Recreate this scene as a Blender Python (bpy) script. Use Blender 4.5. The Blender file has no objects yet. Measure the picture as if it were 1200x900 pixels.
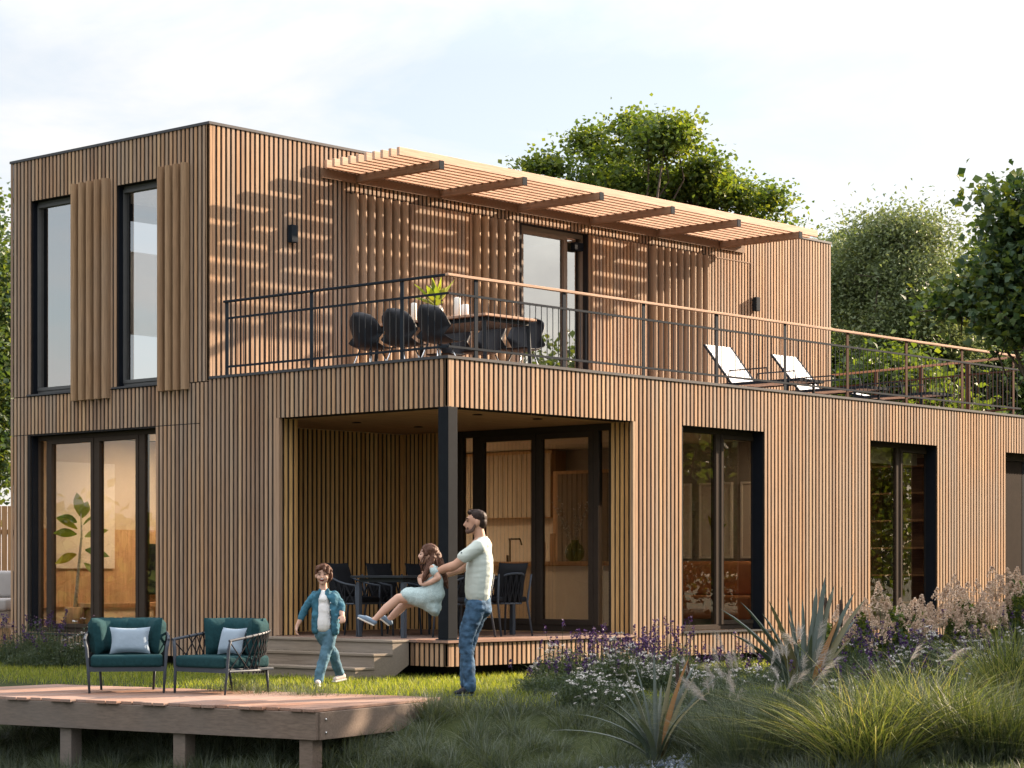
import bpy, bmesh, math, random
import numpy as np
from mathutils import Vector, Matrix, noise as mnoise
from math import radians, sin, cos, pi, sqrt

random.seed(7)
RNG = np.random.default_rng(11)
scene = bpy.context.scene
COL = scene.collection

# ------------------------------------------------------------------ camera
TH = radians(41.898)
CAMPOS = Vector((-18.802, -17.857, 1.2157))
RV = Vector((sin(TH), -cos(TH), 0.0))      # to the right of the picture
DV = Vector((cos(TH), sin(TH), 0.0))       # away from the camera
cd = bpy.data.cameras.new('Camera')
cam = bpy.data.objects.new('Camera', cd)
COL.objects.link(cam)
cam.location = CAMPOS
cam.rotation_euler = (radians(90), 0, TH - radians(90))
cd.sensor_width = 36.0
cd.lens = 2643.8 / 1200.0 * 36.0
cd.shift_y = (673.0 - 450.0) / 1200.0
cd.clip_start = 0.1
cd.clip_end = 2000.0
scene.camera = cam

# ------------------------------------------------------------------ sky and sun
SUN = Vector((3.7, -1.0, 1.6)).normalized()
SUN_EL = math.asin(SUN.z)
world = bpy.data.worlds.new('World')
scene.world = world
world.use_nodes = True
wn, wl = world.node_tree.nodes, world.node_tree.links
bg = wn['Background']
sky = wn.new('ShaderNodeTexSky')
sky.sky_type = 'NISHITA'
sky.sun_disc = False
sky.sun_elevation = SUN_EL
sky.sun_rotation = math.atan2(SUN.x, SUN.y)
sky.air_density = 1.0
sky.dust_density = 1.6
sky.ozone_density = 1.3
# thin high cloud, laid out on the sky's own directions
tc = wn.new('ShaderNodeTexCoord')
mp = wn.new('ShaderNodeMapping')
mp.inputs['Scale'].default_value = (2.2, 2.2, 6.5)
n1 = wn.new('ShaderNodeTexNoise')
n1.inputs['Scale'].default_value = 2.6
n1.inputs['Detail'].default_value = 9
n1.inputs['Roughness'].default_value = 0.58
n1.inputs['Distortion'].default_value = 0.35
rp = wn.new('ShaderNodeValToRGB')
rp.color_ramp.elements[0].position = 0.38
rp.color_ramp.elements[1].position = 0.64
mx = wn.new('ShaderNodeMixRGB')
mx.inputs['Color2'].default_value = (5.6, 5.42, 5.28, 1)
# a thinly overcast sky is brighter overhead than near the horizon
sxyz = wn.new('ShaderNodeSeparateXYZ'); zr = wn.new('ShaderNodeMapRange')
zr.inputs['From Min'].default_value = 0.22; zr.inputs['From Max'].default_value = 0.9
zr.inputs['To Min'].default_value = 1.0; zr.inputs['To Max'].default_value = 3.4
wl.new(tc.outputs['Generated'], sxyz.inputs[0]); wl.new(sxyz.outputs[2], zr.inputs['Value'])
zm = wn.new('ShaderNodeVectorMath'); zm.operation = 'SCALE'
ms = wn.new('ShaderNodeMath'); ms.operation = 'MULTIPLY_ADD'
ms.inputs[1].default_value = 0.52
ms.inputs[2].default_value = 0.42
wl.new(tc.outputs['Generated'], mp.inputs['Vector'])
wl.new(mp.outputs['Vector'], n1.inputs['Vector'])
wl.new(n1.outputs['Fac'], rp.inputs['Fac'])
wl.new(rp.outputs['Color'], ms.inputs[0])
wl.new(ms.outputs[0], mx.inputs['Fac'])
wl.new(sky.outputs['Color'], mx.inputs['Color1'])
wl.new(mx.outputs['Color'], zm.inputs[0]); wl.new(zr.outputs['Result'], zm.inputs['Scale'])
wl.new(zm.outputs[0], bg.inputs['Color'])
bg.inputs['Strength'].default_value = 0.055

sd = bpy.data.lights.new('Sun', 'SUN')
sd.energy = 5.0
sd.angle = radians(0.5)
sd.color = (1.0, 0.78, 0.57)
sun = bpy.data.objects.new('Sun', sd)
COL.objects.link(sun)
sun.rotation_euler = SUN.to_track_quat('Z', 'Y').to_euler()
sun.location = (30, -10, 30)

scene.view_settings.view_transform = 'Standard'
scene.view_settings.look = 'None'
scene.view_settings.exposure = 1.85
scene.view_settings.gamma = 1.0
scene.view_settings.use_curve_mapping = False
scene.cycles.max_bounces = 8
scene.cycles.transparent_max_bounces = 16

# ------------------------------------------------------------------ helpers
def tag(o, label=None, cat=None, group=None, kind=None):
    if label: o['label'] = label
    if cat: o['category'] = cat
    if group: o['group'] = group
    if kind: o['kind'] = kind
    return o

def thing(name, label, cat, loc=(0, 0, 0), rz=0.0, group=None):
    o = bpy.data.objects.new(name, None)
    o.empty_display_size = 0.2
    COL.objects.link(o)
    o.location = loc
    o.rotation_euler = (0, 0, rz)
    return tag(o, label, cat, group)

def copy_tree(o, parent=None):
    c = o.copy()
    COL.objects.link(c)
    if parent: c.parent = parent
    for ch in list(o.children):
        copy_tree(ch, c)
    return c

def raw_object(name, V, F, mat, parent=None, var=None, smooth=False, mats=None, fmat=None):
    """V (n,3) array, F (m,k) array of equal-length faces -> linked object, built fast."""
    V = np.asarray(V, dtype=np.float32); F = np.asarray(F, dtype=np.int32)
    me = bpy.data.meshes.new(name)
    m, k = F.shape
    me.vertices.add(len(V)); me.vertices.foreach_set('co', V.ravel())
    me.loops.add(m * k); me.loops.foreach_set('vertex_index', F.ravel())
    me.polygons.add(m)
    me.polygons.foreach_set('loop_start', np.arange(0, m * k, k, dtype=np.int32))
    me.polygons.foreach_set('loop_total', np.full(m, k, dtype=np.int32))
    me.update(calc_edges=True)
    if smooth: me.polygons.foreach_set('use_smooth', np.ones(m, dtype=bool))
    if var is not None:
        a = me.attributes.new('var', 'FLOAT', 'FACE')
        a.data.foreach_set('value', np.asarray(var, dtype=np.float32))
    if mats:
        for q in mats: me.materials.append(q)
        if fmat is not None: me.polygons.foreach_set('material_index', np.asarray(fmat, dtype=np.int32))
    elif mat: me.materials.append(mat)
    o = bpy.data.objects.new(name, me)
    COL.objects.link(o)
    if parent: o.parent = parent
    return o

class MB:
    """collects shapes, then becomes ONE mesh object"""
    def __init__(s):
        s.v = []; s.f = []; s.r = []
    def add(s, vs, fs, var=None):
        n = len(s.v); s.v.extend([tuple(p) for p in vs])
        if var is None: var = random.random()
        for q in fs:
            s.f.append([n + i for i in q]); s.r.append(var)
        return s
    def box(s, x0, x1, y0, y1, z0, z1, var=None):
        if x0 > x1: x0, x1 = x1, x0
        if y0 > y1: y0, y1 = y1, y0
        if z0 > z1: z0, z1 = z1, z0
        v = [(x0,y0,z0),(x1,y0,z0),(x1,y1,z0),(x0,y1,z0),(x0,y0,z1),(x1,y0,z1),(x1,y1,z1),(x0,y1,z1)]
        return s.add(v, [(0,3,2,1),(4,5,6,7),(0,1,5,4),(1,2,6,5),(2,3,7,6),(3,0,4,7)], var)
    def prism(s, poly, z0, z1, var=None):
        n = len(poly)
        v = [(p[0], p[1], z0) for p in poly] + [(p[0], p[1], z1) for p in poly]
        f = [tuple(reversed(range(n))), tuple(range(n, 2*n))]
        f += [(i, (i+1) % n, n + (i+1) % n, n + i) for i in range(n)]
        return s.add(v, f, var)
    def beam(s, p0, p1, w, h, up=(0,0,1), var=None, w1=None, h1=None):
        p0, p1, up = Vector(p0), Vector(p1), Vector(up)
        d = (p1 - p0).normalized()
        a = d.cross(up)
        if a.length < 1e-5: a = d.cross(Vector((1,0,0)))
        a.normalize(); b = a.cross(d).normalized()
        w1 = w if w1 is None else w1; h1 = h if h1 is None else h1
        v = []
        for p, ww, hh in ((p0, w, h), (p1, w1, h1)):
            for sa, sb in ((-1,-1),(1,-1),(1,1),(-1,1)):
                v.append(p + a*(sa*ww/2) + b*(sb*hh/2))
        return s.add(v, [(0,1,2,3),(7,6,5,4),(0,4,5,1),(1,5,6,2),(2,6,7,3),(3,7,4,0)], var)
    def tube(s, pts, r, n=8, var=None, flat=None, closed=False):
        pts = [Vector(p) for p in pts]; m = len(pts)
        rs = r if isinstance(r, (list, tuple)) else [r]*m
        v = []; prev = None
        for i, p in enumerate(pts):
            if closed: t = pts[(i+1) % m] - pts[i-1]
            else: t = (pts[min(i+1, m-1)] - pts[max(i-1, 0)])
            t.normalize()
            if prev is None:
                a = t.cross(Vector((0,0,1)))
                if a.length < 1e-3: a = t.cross(Vector((1,0,0)))
            else:
                a = prev - t*prev.dot(t)
            a.normalize(); prev = a
            b = t.cross(a)
            for k in range(n):
                an = 2*pi*k/n
                fl = flat if flat else 1.0
                v.append(p + a*(cos(an)*rs[i]) + b*(sin(an)*rs[i]*fl))
        f = []
        for i in range(m if closed else m-1):
            j = (i+1) % m
            for k in range(n):
                f.append((i*n+k, i*n+(k+1) % n, j*n+(k+1) % n, j*n+k))
        if not closed:
            f.append(tuple(reversed(range(n)))); f.append(tuple(range((m-1)*n, m*n)))
        return s.add(v, f, var)
    def lathe(s, prof, c=(0,0,0), n=16, var=None):
        c = Vector(c); v = []; m = len(prof)
        for r, z in prof:
            for k in range(n):
                v.append((c.x + r*cos(2*pi*k/n), c.y + r*sin(2*pi*k/n), c.z + z))
        f = []
        for i in range(m-1):
            for k in range(n):
                f.append((i*n+k, i*n+(k+1) % n, (i+1)*n+(k+1) % n, (i+1)*n+k))
        f.append(tuple(reversed(range(n)))); f.append(tuple(range((m-1)*n, m*n)))
        return s.add(v, f, var)
    def ball(s, c, r, n=10, m=7, rot=None, var=None):
        c = Vector(c); r = Vector(r if isinstance(r, (tuple, list)) else (r, r, r))
        R = rot or Matrix.Identity(3); v = []; f = []
        for i in range(1, m):
            a = pi*i/m
            for k in range(n):
                p = Vector((r.x*sin(a)*cos(2*pi*k/n), r.y*sin(a)*sin(2*pi*k/n), r.z*cos(a)))
                v.append(c + R @ p)
        v.append(c + R @ Vector((0,0,r.z))); v.append(c - R @ Vector((0,0,r.z)))
        T, B = (m-1)*n, (m-1)*n+1
        for i in range(m-2):
            for k in range(n):
                f.append((i*n+k, (i+1)*n+k, (i+1)*n+(k+1) % n, i*n+(k+1) % n))
        for k in range(n):
            f.append((T, k, (k+1) % n)); f.append((B, (m-2)*n+(k+1) % n, (m-2)*n+k))
        return s.add(v, f, var)
    def limb(s, p0, p1, r0, r1, n=12, flat=1.0, side=(0,1,0)):
        """tapered capsule"""
        s.ball(p0, r0, 12, 8); s.ball(p1, r1, 12, 8)
        p0, p1 = Vector(p0), Vector(p1)
        return s.tube([p0, p1], [r0, r1], n)
    def build(s, name, mat, parent=None, smooth=False, bevel=0.0, seg=2, subsurf=0):
        me = bpy.data.meshes.new(name)
        me.from_pydata([tuple(p) for p in s.v], [], s.f)
        me.update()
        a = me.attributes.new('var', 'FLOAT', 'FACE')
        a.data.foreach_set('value', np.array(s.r, dtype=np.float32))
        if smooth: me.polygons.foreach_set('use_smooth', np.ones(len(me.polygons), dtype=bool))
        me.materials.append(mat)
        o = bpy.data.objects.new(name, me)
        COL.objects.link(o)
        if parent: o.parent = parent
        if bevel:
            b = o.modifiers.new('Bevel', 'BEVEL'); b.width = bevel; b.segments = seg
            b.limit_method = 'ANGLE'; b.angle_limit = radians(40)
        if subsurf:
            q = o.modifiers.new('Subdivision', 'SUBSURF'); q.levels = subsurf; q.render_levels = subsurf
        return o

def remeshed(name, mb, mat, parent, voxel=0.012, smooth_it=4, wrinkle=0.0, wscale=14.0, stretch=(1,1,1)):
    """union of overlapping solids -> one continuous skin"""
    o = mb.build(name, mat, None)
    a = o.modifiers.new('Remesh', 'REMESH'); a.mode = 'VOXEL'; a.voxel_size = voxel; a.use_smooth_shade = True
    b = o.modifiers.new('Smooth', 'SMOOTH'); b.factor = 0.6; b.iterations = smooth_it
    tmp = bpy.data.scenes.get('workshop') or bpy.data.scenes.new('workshop')
    COL.objects.unlink(o); tmp.collection.objects.link(o)
    tmp.view_layers[0].update(); dg = tmp.view_layers[0].depsgraph
    me = bpy.data.meshes.new_from_object(o.evaluated_get(dg))
    tmp.collection.objects.unlink(o); COL.objects.link(o)
    o.modifiers.clear(); old = o.data; o.data = me; bpy.data.meshes.remove(old)
    me.name = name
    if wrinkle:
        nv_ = len(me.vertices); co = np.empty(nv_*3, dtype=np.float32); me.vertices.foreach_get('co', co); co = co.reshape(-1, 3)
        nr = np.array([tuple(v.vector) for v in me.vertex_normals], dtype=np.float32)
        am = np.array([mnoise.noise(q) + 0.5*mnoise.noise(q*2.3) for q in (Vector(c) for c in (co*np.array(stretch)*wscale).tolist())])
        co = co + nr*(wrinkle*am)[:, None]
        me.vertices.foreach_set('co', co.astype(np.float32).ravel()); me.update()
    me.polygons.foreach_set('use_smooth', np.ones(len(me.polygons), dtype=bool))
    if not me.materials: me.materials.append(mat)
    o.parent = parent
    return o

# ------------------------------------------------------------------ materials
def new_mat(name):
    m = bpy.data.materials.new(name); m.use_nodes = True
    return m, m.node_tree.nodes, m.node_tree.links, m.node_tree.nodes['Principled BSDF']

def plain(name, col, rough=0.5, metal=0.0, spec=0.2, noise=0.12, nscale=8.0, bump=0.0, bscale=60.0):
    m, N, L, b = new_mat(name)
    b.inputs['Roughness'].default_value = rough
    b.inputs['Metallic'].default_value = metal
    b.inputs['Specular IOR Level'].default_value = spec
    t = N.new('ShaderNodeTexCoord'); n = N.new('ShaderNodeTexNoise')
    n.inputs['Scale'].default_value = nscale; n.inputs['Detail'].default_value = 5
    L.new(t.outputs['Object'], n.inputs['Vector'])
    r = N.new('ShaderNodeValToRGB')
    r.color_ramp.elements[0].position = 0.3; r.color_ramp.elements[1].position = 0.7
    r.color_ramp.elements[0].color = tuple(c*(1-noise) for c in col) + (1,)
    r.color_ramp.elements[1].color = tuple(min(1, c*(1+noise)) for c in col) + (1,)
    L.new(n.outputs['Fac'], r.inputs['Fac']); L.new(r.outputs['Color'], b.inputs['Base Color'])
    if bump:
        n2 = N.new('ShaderNodeTexNoise'); n2.inputs['Scale'].default_value = bscale; n2.inputs['Detail'].default_value = 3
        L.new(t.outputs['Object'], n2.inputs['Vector'])
        u = N.new('ShaderNodeBump'); u.inputs['Strength'].default_value = bump; u.inputs['Distance'].default_value = 0.01
        L.new(n2.outputs['Fac'], u.inputs['Height']); L.new(u.outputs['Normal'], b.inputs['Normal'])
    return m

def wood(name, cols, rough=0.62, grain='z', weather=0.25, gscale=18.0, wcol=(0.27, 0.24, 0.21)):
    """each board takes its own tone from cols (by its 'var'), with grain along one axis"""
    m, N, L, b = new_mat(name)
    b.inputs['Roughness'].default_value = rough
    b.inputs['Specular IOR Level'].default_value = 0.12
    at = N.new('ShaderNodeAttribute'); at.attribute_name = 'var'
    r = N.new('ShaderNodeValToRGB'); r.color_ramp.interpolation = 'LINEAR'
    els = r.color_ramp.elements
    while len(els) < len(cols): els.new(0.5)
    for i, c in enumerate(cols):
        els[i].position = i/(len(cols)-1); els[i].color = tuple(c) + (1,)
    L.new(at.outputs['Fac'], r.inputs['Fac'])
    t = N.new('ShaderNodeTexCoord'); mp = N.new('ShaderNodeMapping')
    sc = {'z': (gscale, gscale, 0.9), 'x': (0.9, gscale, gscale), 'y': (gscale, 0.9, gscale)}[grain]
    mp.inputs['Scale'].default_value = sc
    L.new(t.outputs['Object'], mp.inputs['Vector'])
    ad = N.new('ShaderNodeVectorMath'); ad.operation = 'ADD'
    sx = N.new('ShaderNodeCombineXYZ'); ml = N.new('ShaderNodeMath'); ml.operation = 'MULTIPLY'; ml.inputs[1].default_value = 37.0
    L.new(at.outputs['Fac'], ml.inputs[0]); L.new(ml.outputs[0], sx.inputs[0]); L.new(ml.outputs[0], sx.inputs[2])
    L.new(mp.outputs['Vector'], ad.inputs[0]); L.new(sx.outputs[0], ad.inputs[1])
    n = N.new('ShaderNodeTexNoise'); n.inputs['Scale'].default_value = 3.0; n.inputs['Detail'].default_value = 6; n.inputs['Roughness'].default_value = 0.65
    L.new(ad.outputs[0], n.inputs['Vector'])
    g = N.new('ShaderNodeMapRange'); g.inputs['From Min'].default_value = 0.3; g.inputs['From Max'].default_value = 0.7
    g.inputs['To Min'].default_value = 0.72; g.inputs['To Max'].default_value = 1.22
    L.new(n.outputs['Fac'], g.inputs['Value'])
    mu = N.new('ShaderNodeMixRGB'); mu.blend_type = 'MULTIPLY'; mu.inputs['Fac'].default_value = 1.0
    L.new(r.outputs['Color'], mu.inputs['Color1']); L.new(g.outputs['Result'], mu.inputs['Color2'])
    n3 = N.new('ShaderNodeTexNoise'); n3.inputs['Scale'].default_value = 0.55; n3.inputs['Detail'].default_value = 5
    L.new(t.outputs['Object'], n3.inputs['Vector'])
    g3 = N.new('ShaderNodeMapRange'); g3.inputs['From Min'].default_value = 0.42; g3.inputs['From Max'].default_value = 0.68
    g3.inputs['To Min'].default_value = 0.0; g3.inputs['To Max'].default_value = weather
    L.new(n3.outputs['Fac'], g3.inputs['Value'])
    m2 = N.new('ShaderNodeMixRGB'); m2.inputs['Color2'].default_value = tuple(wcol) + (1,)
    L.new(g3.outputs['Result'], m2.inputs['Fac']); L.new(mu.outputs['Color'], m2.inputs['Color1'])
    L.new(m2.outputs['Color'], b.inputs['Base Color'])
    u = N.new('ShaderNodeBump'); u.inputs['Strength'].default_value = 0.10; u.inputs['Distance'].default_value = 0.002
    L.new(n.outputs['Fac'], u.inputs['Height']); L.new(u.outputs['Normal'], b.inputs['Normal'])
    return m

def foliage(name, cols, trans=0.35, rough=0.55, tcol=None):
    m, N, L, b = new_mat(name)
    b.inputs['Roughness'].default_value = rough
    b.inputs['Specular IOR Level'].default_value = 0.3
    at = N.new('ShaderNodeAttribute'); at.attribute_name = 'var'
    r = N.new('ShaderNodeValToRGB'); els = r.color_ramp.elements
    while len(els) < len(cols): els.new(0.5)
    for i, c in enumerate(cols):
        els[i].position = i/(len(cols)-1); els[i].color = tuple(c) + (1,)
    L.new(at.outputs['Fac'], r.inputs['Fac'])
    L.new(r.outputs['Color'], b.inputs['Base Color'])
    tr = N.new('ShaderNodeBsdfTranslucent')
    gm = N.new('ShaderNodeMixRGB'); gm.blend_type = 'MULTIPLY'; gm.inputs['Fac'].default_value = 1.0
    gm.inputs['Color2'].default_value = tuple(tcol or (1.7, 1.6, 0.5)) + (1,)
    L.new(r.outputs['Color'], gm.inputs['Color1']); L.new(gm.outputs['Color'], tr.inputs['Color'])
    mx = N.new('ShaderNodeMixShader'); mx.inputs['Fac'].default_value = trans
    L.new(b.outputs[0], mx.inputs[1]); L.new(tr.outputs[0], mx.inputs[2])
    L.new(mx.outputs[0], N['Material Output'].inputs['Surface'])
    return m

def glass_mat(name, tint=(0.86, 0.84, 0.80), ior=1.75, rough=0.0, extra=0.0):
    m, N, L, b = new_mat(name)
    N.remove(b)
    tr = N.new('ShaderNodeBsdfTransparent'); tr.inputs['Color'].default_value = tuple(tint) + (1,)
    gl = N.new('ShaderNodeBsdfGlossy'); gl.inputs['Roughness'].default_value = rough
    gl.inputs['Color'].default_value = (1, 1, 1, 1)
    fr = N.new('ShaderNodeFresnel'); fr.inputs['IOR'].default_value = ior
    ad = N.new('ShaderNodeMath'); ad.operation = 'ADD'; ad.inputs[1].default_value = extra; ad.use_clamp = True
    L.new(fr.outputs[0], ad.inputs[0])
    mx = N.new('ShaderNodeMixShader')
    ge = N.new('ShaderNodeNewGeometry'); iv = N.new('ShaderNodeMath'); iv.operation = 'SUBTRACT'; iv.inputs[0].default_value = 1.0
    L.new(ge.outputs['Backfacing'], iv.inputs[1])
    mu = N.new('ShaderNodeMath'); mu.operation = 'MULTIPLY'      # the inner face of the thin pane adds no mirror of its own
    L.new(ad.outputs[0], mu.inputs[0]); L.new(iv.outputs[0], mu.inputs[1])
    L.new(mu.outputs[0], mx.inputs['Fac']); L.new(tr.outputs[0], mx.inputs[1]); L.new(gl.outputs[0], mx.inputs[2])
    L.new(mx.outputs[0], N['Material Output'].inputs['Surface'])
    return m

M = {}
M['clad'] = wood('larch cladding', [(0.23,0.140,0.088),(0.35,0.215,0.128),(0.415,0.248,0.138),(0.30,0.212,0.150),(0.45,0.290,0.166)], weather=0.35)
M['clad_bounce'] = wood('larch with bounce light', [(0.56,0.30,0.11),(0.72,0.43,0.17),(0.78,0.49,0.22),(0.62,0.36,0.14)], weather=0.10)  # bounce light of the covered corner put into the colour: lighter, warmer larch
M['fin'] = wood('turned larch fins', [(0.27,0.165,0.095),(0.33,0.21,0.12),(0.29,0.19,0.115)], weather=0.3)
M['pergola'] = wood('pergola larch', [(0.50,0.32,0.22),(0.56,0.37,0.26),(0.53,0.34,0.235)], weather=0.05, grain='x')
M['arm'] = wood('pergola arm wood', [(0.19,0.115,0.07),(0.22,0.135,0.085)], weather=0.1, grain='y')
M['deck'] = wood('red cedar deck', [(0.215,0.115,0.078),(0.26,0.150,0.105),(0.235,0.150,0.115),(0.18,0.115,0.09)], weather=0.5, grain='x', wcol=(0.30,0.24,0.215))
M['grey_wood'] = wood('weathered grey timber', [(0.145,0.108,0.085),(0.185,0.14,0.11)], weather=0.6, grain='y', wcol=(0.125,0.118,0.112))
M['step_wood'] = wood('weathered step boards', [(0.17,0.135,0.10),(0.21,0.17,0.13),(0.19,0.15,0.115)], weather=0.5, grain='y')
M['soffit'] = wood('plywood soffit', [(0.42,0.25,0.13),(0.46,0.28,0.15)], weather=0.1, grain='x', gscale=6)
M['membrane'] = plain('black wall membrane', (0.018,0.016,0.016), 0.85)
M['frame'] = plain('bronze window frame', (0.050,0.038,0.030), 0.7, noise=0.06, spec=0.03)
M['frame_dark'] = plain('dark reveal', (0.010,0.012,0.017), 0.7, spec=0.04, noise=0.08)
M['steel'] = plain('anthracite steel', (0.018,0.023,0.030), 0.7, metal=0.0, spec=0.04, noise=0.08)
M['cap'] = plain('roof edge metal', (0.05,0.05,0.055), 0.45, metal=0.3, noise=0.1)
M['glass'] = glass_mat('window glass', (0.82,0.79,0.74), 1.95)
M['door_frame'] = plain('taupe door frame', (0.20,0.155,0.12), 0.55, noise=0.05, spec=0.1)
M['grey_frame'] = plain('grey window frame', (0.085,0.085,0.085), 0.5, noise=0.05)
M['glass_up'] = glass_mat('upper window glass', (0.66,0.68,0.70), 2.4, extra=0.22)
M['rail_wood'] = wood('hardwood handrail', [(0.40,0.24,0.16),(0.44,0.27,0.18)], weather=0.1, grain='x')
M['rust'] = plain('brown steel', (0.065,0.032,0.022), 0.7, noise=0.1, spec=0.04)
M['white_int'] = plain('white plaster', (0.74,0.70,0.64), 0.8, noise=0.03)
M['int_wood'] = wood('interior oak', [(0.42,0.26,0.15),(0.50,0.32,0.19),(0.46,0.29,0.17)], weather=0.0)
M['int_wall'] = plain('warm plaster wall', (0.50,0.42,0.33), 0.8, noise=0.04)
M['int_grey'] = plain('grey panel wall', (0.30,0.27,0.24), 0.7, noise=0.06)
M['floor_int'] = wood('interior floor boards', [(0.36,0.25,0.16),(0.42,0.30,0.20)], weather=0.0, grain='x')
# ------------------------------------------------------------------ the ground
def smax(a, k=0.5):
    return 0.5*(a + np.sqrt(a*a + k*k)) - 0.0
def ground_z(X, Y):
    X = np.asarray(X, float); Y = np.asarray(Y, float)
    dx, dy = X - CAMPOS.x, Y - CAMPOS.y
    d = dx*DV.x + dy*DV.y
    r = dx*RV.x + dy*RV.y
    a = -3.05 - X                       # bank beside the deck
    b = 22.2 - d                        # bank towards the viewer
    s = np.maximum(a, b) + 0.25*np.exp(-np.abs(a-b)/0.8)
    s = smax(s, 0.35) - 0.02
    f = 0.32 - 0.25*np.clip((r-0.6)/2.6, 0, 1)
    f = np.where(a > b, 0.32, f)
    z = -np.clip(s*f, 0, 1.7)
    near = np.clip(1 - np.maximum(0, np.abs(X+1) - 8)/3, 0, 1)
    z += 0.025*np.sin(X*1.7+0.4)*np.cos(Y*1.3) * np.clip(s, 0, 1)
    return z
def gz(x, y): return float(ground_z(np.array([x]), np.array([y]))[0])

def axis_steps(lo, hi, fine_lo, fine_hi, fine, grow=1.35):
    a = list(np.arange(fine_lo, fine_hi + 1e-6, fine))
    st = fine; x = fine_hi
    while x < hi: st *= grow; x += st; a.append(x)
    st = fine; x = fine_lo
    while x > lo: st *= grow; x -= st; a.insert(0, x)
    return np.array(a)
gx = axis_steps(-900, 1400, -12, 12, 0.2); gy = axis_steps(-900, 1400, -14, 12, 0.2)
GX, GY = np.meshgrid(gx, gy, indexing='ij')
GZ = ground_z(GX, GY)
nv = GX.shape
idx = np.arange(nv[0]*nv[1]).reshape(nv)
F = np.stack([idx[:-1,:-1], idx[1:,:-1], idx[1:,1:], idx[:-1,1:]], -1).reshape(-1, 4)

m, N, L, b = new_mat('meadow soil')
t = N.new('ShaderNodeTexCoord')
n = N.new('ShaderNodeTexNoise'); n.inputs['Scale'].default_value = 0.9; n.inputs['Detail'].default_value = 8
n2 = N.new('ShaderNodeTexNoise'); n2.inputs['Scale'].default_value = 22; n2.inputs['Detail'].default_value = 6
L.new(t.outputs['Object'], n.inputs['Vector']); L.new(t.outputs['Object'], n2.inputs['Vector'])
r = N.new('ShaderNodeValToRGB'); els = r.color_ramp.elements
els[0].position = 0.3; els[0].color = (0.020, 0.028, 0.013, 1); els[1].position = 0.7; els[1].color = (0.045, 0.055, 0.018, 1)
mm = N.new('ShaderNodeMixRGB'); mm.inputs['Fac'].default_value = 0.5
L.new(n.outputs['Fac'], mm.inputs['Color1']); L.new(n2.outputs['Fac'], mm.inputs['Color2'])
L.new(mm.outputs['Color'], r.inputs['Fac']); L.new(r.outputs['Color'], b.inputs['Base Color'])
b.inputs['Roughness'].default_value = 0.95; b.inputs['Specular IOR Level'].default_value = 0.1
M['soil'] = m
gobj = raw_object('ground', np.stack([GX.ravel(), GY.ravel(), GZ.ravel()], 1), F, M['soil'], smooth=True)
tag(gobj, kind='structure')

# ------------------------------------------------------------------ the house
house = thing('timber_house', 'two storey flat roofed house clad in vertical wooden slats with a roof terrace', 'house')
PITCH, SLW, SLD = 0.082, 0.045, 0.013

def slat_wall(name, axis, plane, u0, u1, z0, z1, holes=(), mat='clad', normal=-1, thick=0.20, seams=(), zfun=None, pitch=PITCH, w=SLW, back=True, phase=0.0, dep=SLD):
    """axis 'x': wall runs along X at Y=plane ; axis 'y': runs along Y at X=plane.
       normal -1: outer face looks to minus, +1: to plus."""
    mb = MB(); bk = MB()
    s = -normal                                   # direction inwards
    def add(M_, ua, ub, d0, d1, za, zb, var=None):
        p0, p1 = plane + s*d0, plane + s*d1
        if axis == 'x': M_.box(ua, ub, p0, p1, za, zb, var)
        else: M_.box(p0, p1, ua, ub, za, zb, var)
    n = int(math.floor((u1-u0)/pitch))
    pp = (u1-u0-w)/max(1, n)
    for i in range(n+1):
        ua = u0 + i*pp; ub = ua + w; uc = (ua+ub)/2
        cuts = sorted([(h[2], h[3]) for h in holes if h[0]-0.012 < uc < h[1]+0.012])
        segs = []; z = z0
        for ca, cb in cuts:
            if ca > z: segs.append((z, ca))
            z = max(z, cb)
        if z < z1: segs.append((z, z1))
        out = []
        for a, c in segs:
            for q, qa, qb in seams:
                if a < q < c and qa <= uc <= qb:
                    out.append((a, q-0.006)); a = q+0.006
            out.append((a, c))
        v = random.random()
        for a, c in out:
            if c - a < 0.02: continue
            add(mb, ua, ub, 0, dep, a, c, v if random.random() < 0.7 else random.random())
    us = sorted(set([u0, u1] + [h[0] for h in holes] + [h[1] for h in holes]))
    zs = sorted(set([z0, z1] + [h[2] for h in holes] + [h[3] for h in holes]))
    us = [u for u in us if u0 <= u <= u1]; zs = [z for z in zs if z0 <= z <= z1]
    if back:
        us[0] += 0.046; us[-1] -= 0.046
        for a, c in zip(us[:-1], us[1:]):
            for e, g in zip(zs[:-1], zs[1:]):
                uc, zc = (a+c)/2, (e+g)/2
                if any(h[0] < uc < h[1] and h[2] < zc < h[3] for h in holes): continue
                add(bk, a, c, dep+0.001, 0.042+thick, e+0.004 if e == z0 else e, g-0.004 if g == z1 else g)
    o = mb.build(name, M[mat], house)
    if back: bk.build('wall_core', M['membrane'], o)
    return o

NX, NY = 3.44, 2.93           # the covered corner
YB = 8.43                     # far end of the left facade
SOF = 3.147
PT = 3.70                     # top of the parapet slats
UY = 4.19                     # front of the upper box
UX = 14.06
XE = 17.2

# left facade, ground floor, and parapet over the covered corner
slat_wall('slatted_wall', 'y', 0.0, NY, YB, 0.16, PT, [(5.25, 8.0, 0.42, 3.13), (UY, YB+1, PT-0.03, PT+0.1)], seams=[(3.147, 4.4, 9)])
slat_wall('parapet', 'y', 0.0, 0.0, NY-0.02, SOF, PT, thick=0.25)
# right facade
slat_wall('slatted_wall', 'x', 0.0, NX, XE, 0.163, PT, [(4.43, 6.24, 0.47, SOF), (8.83, 10.67, 0.47, SOF), (12.68, 14.7, 0.163, 3.13)])
slat_wall('parapet', 'x', 0.0, 0.055, NX-0.032, SOF, PT, thick=0.25)
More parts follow.
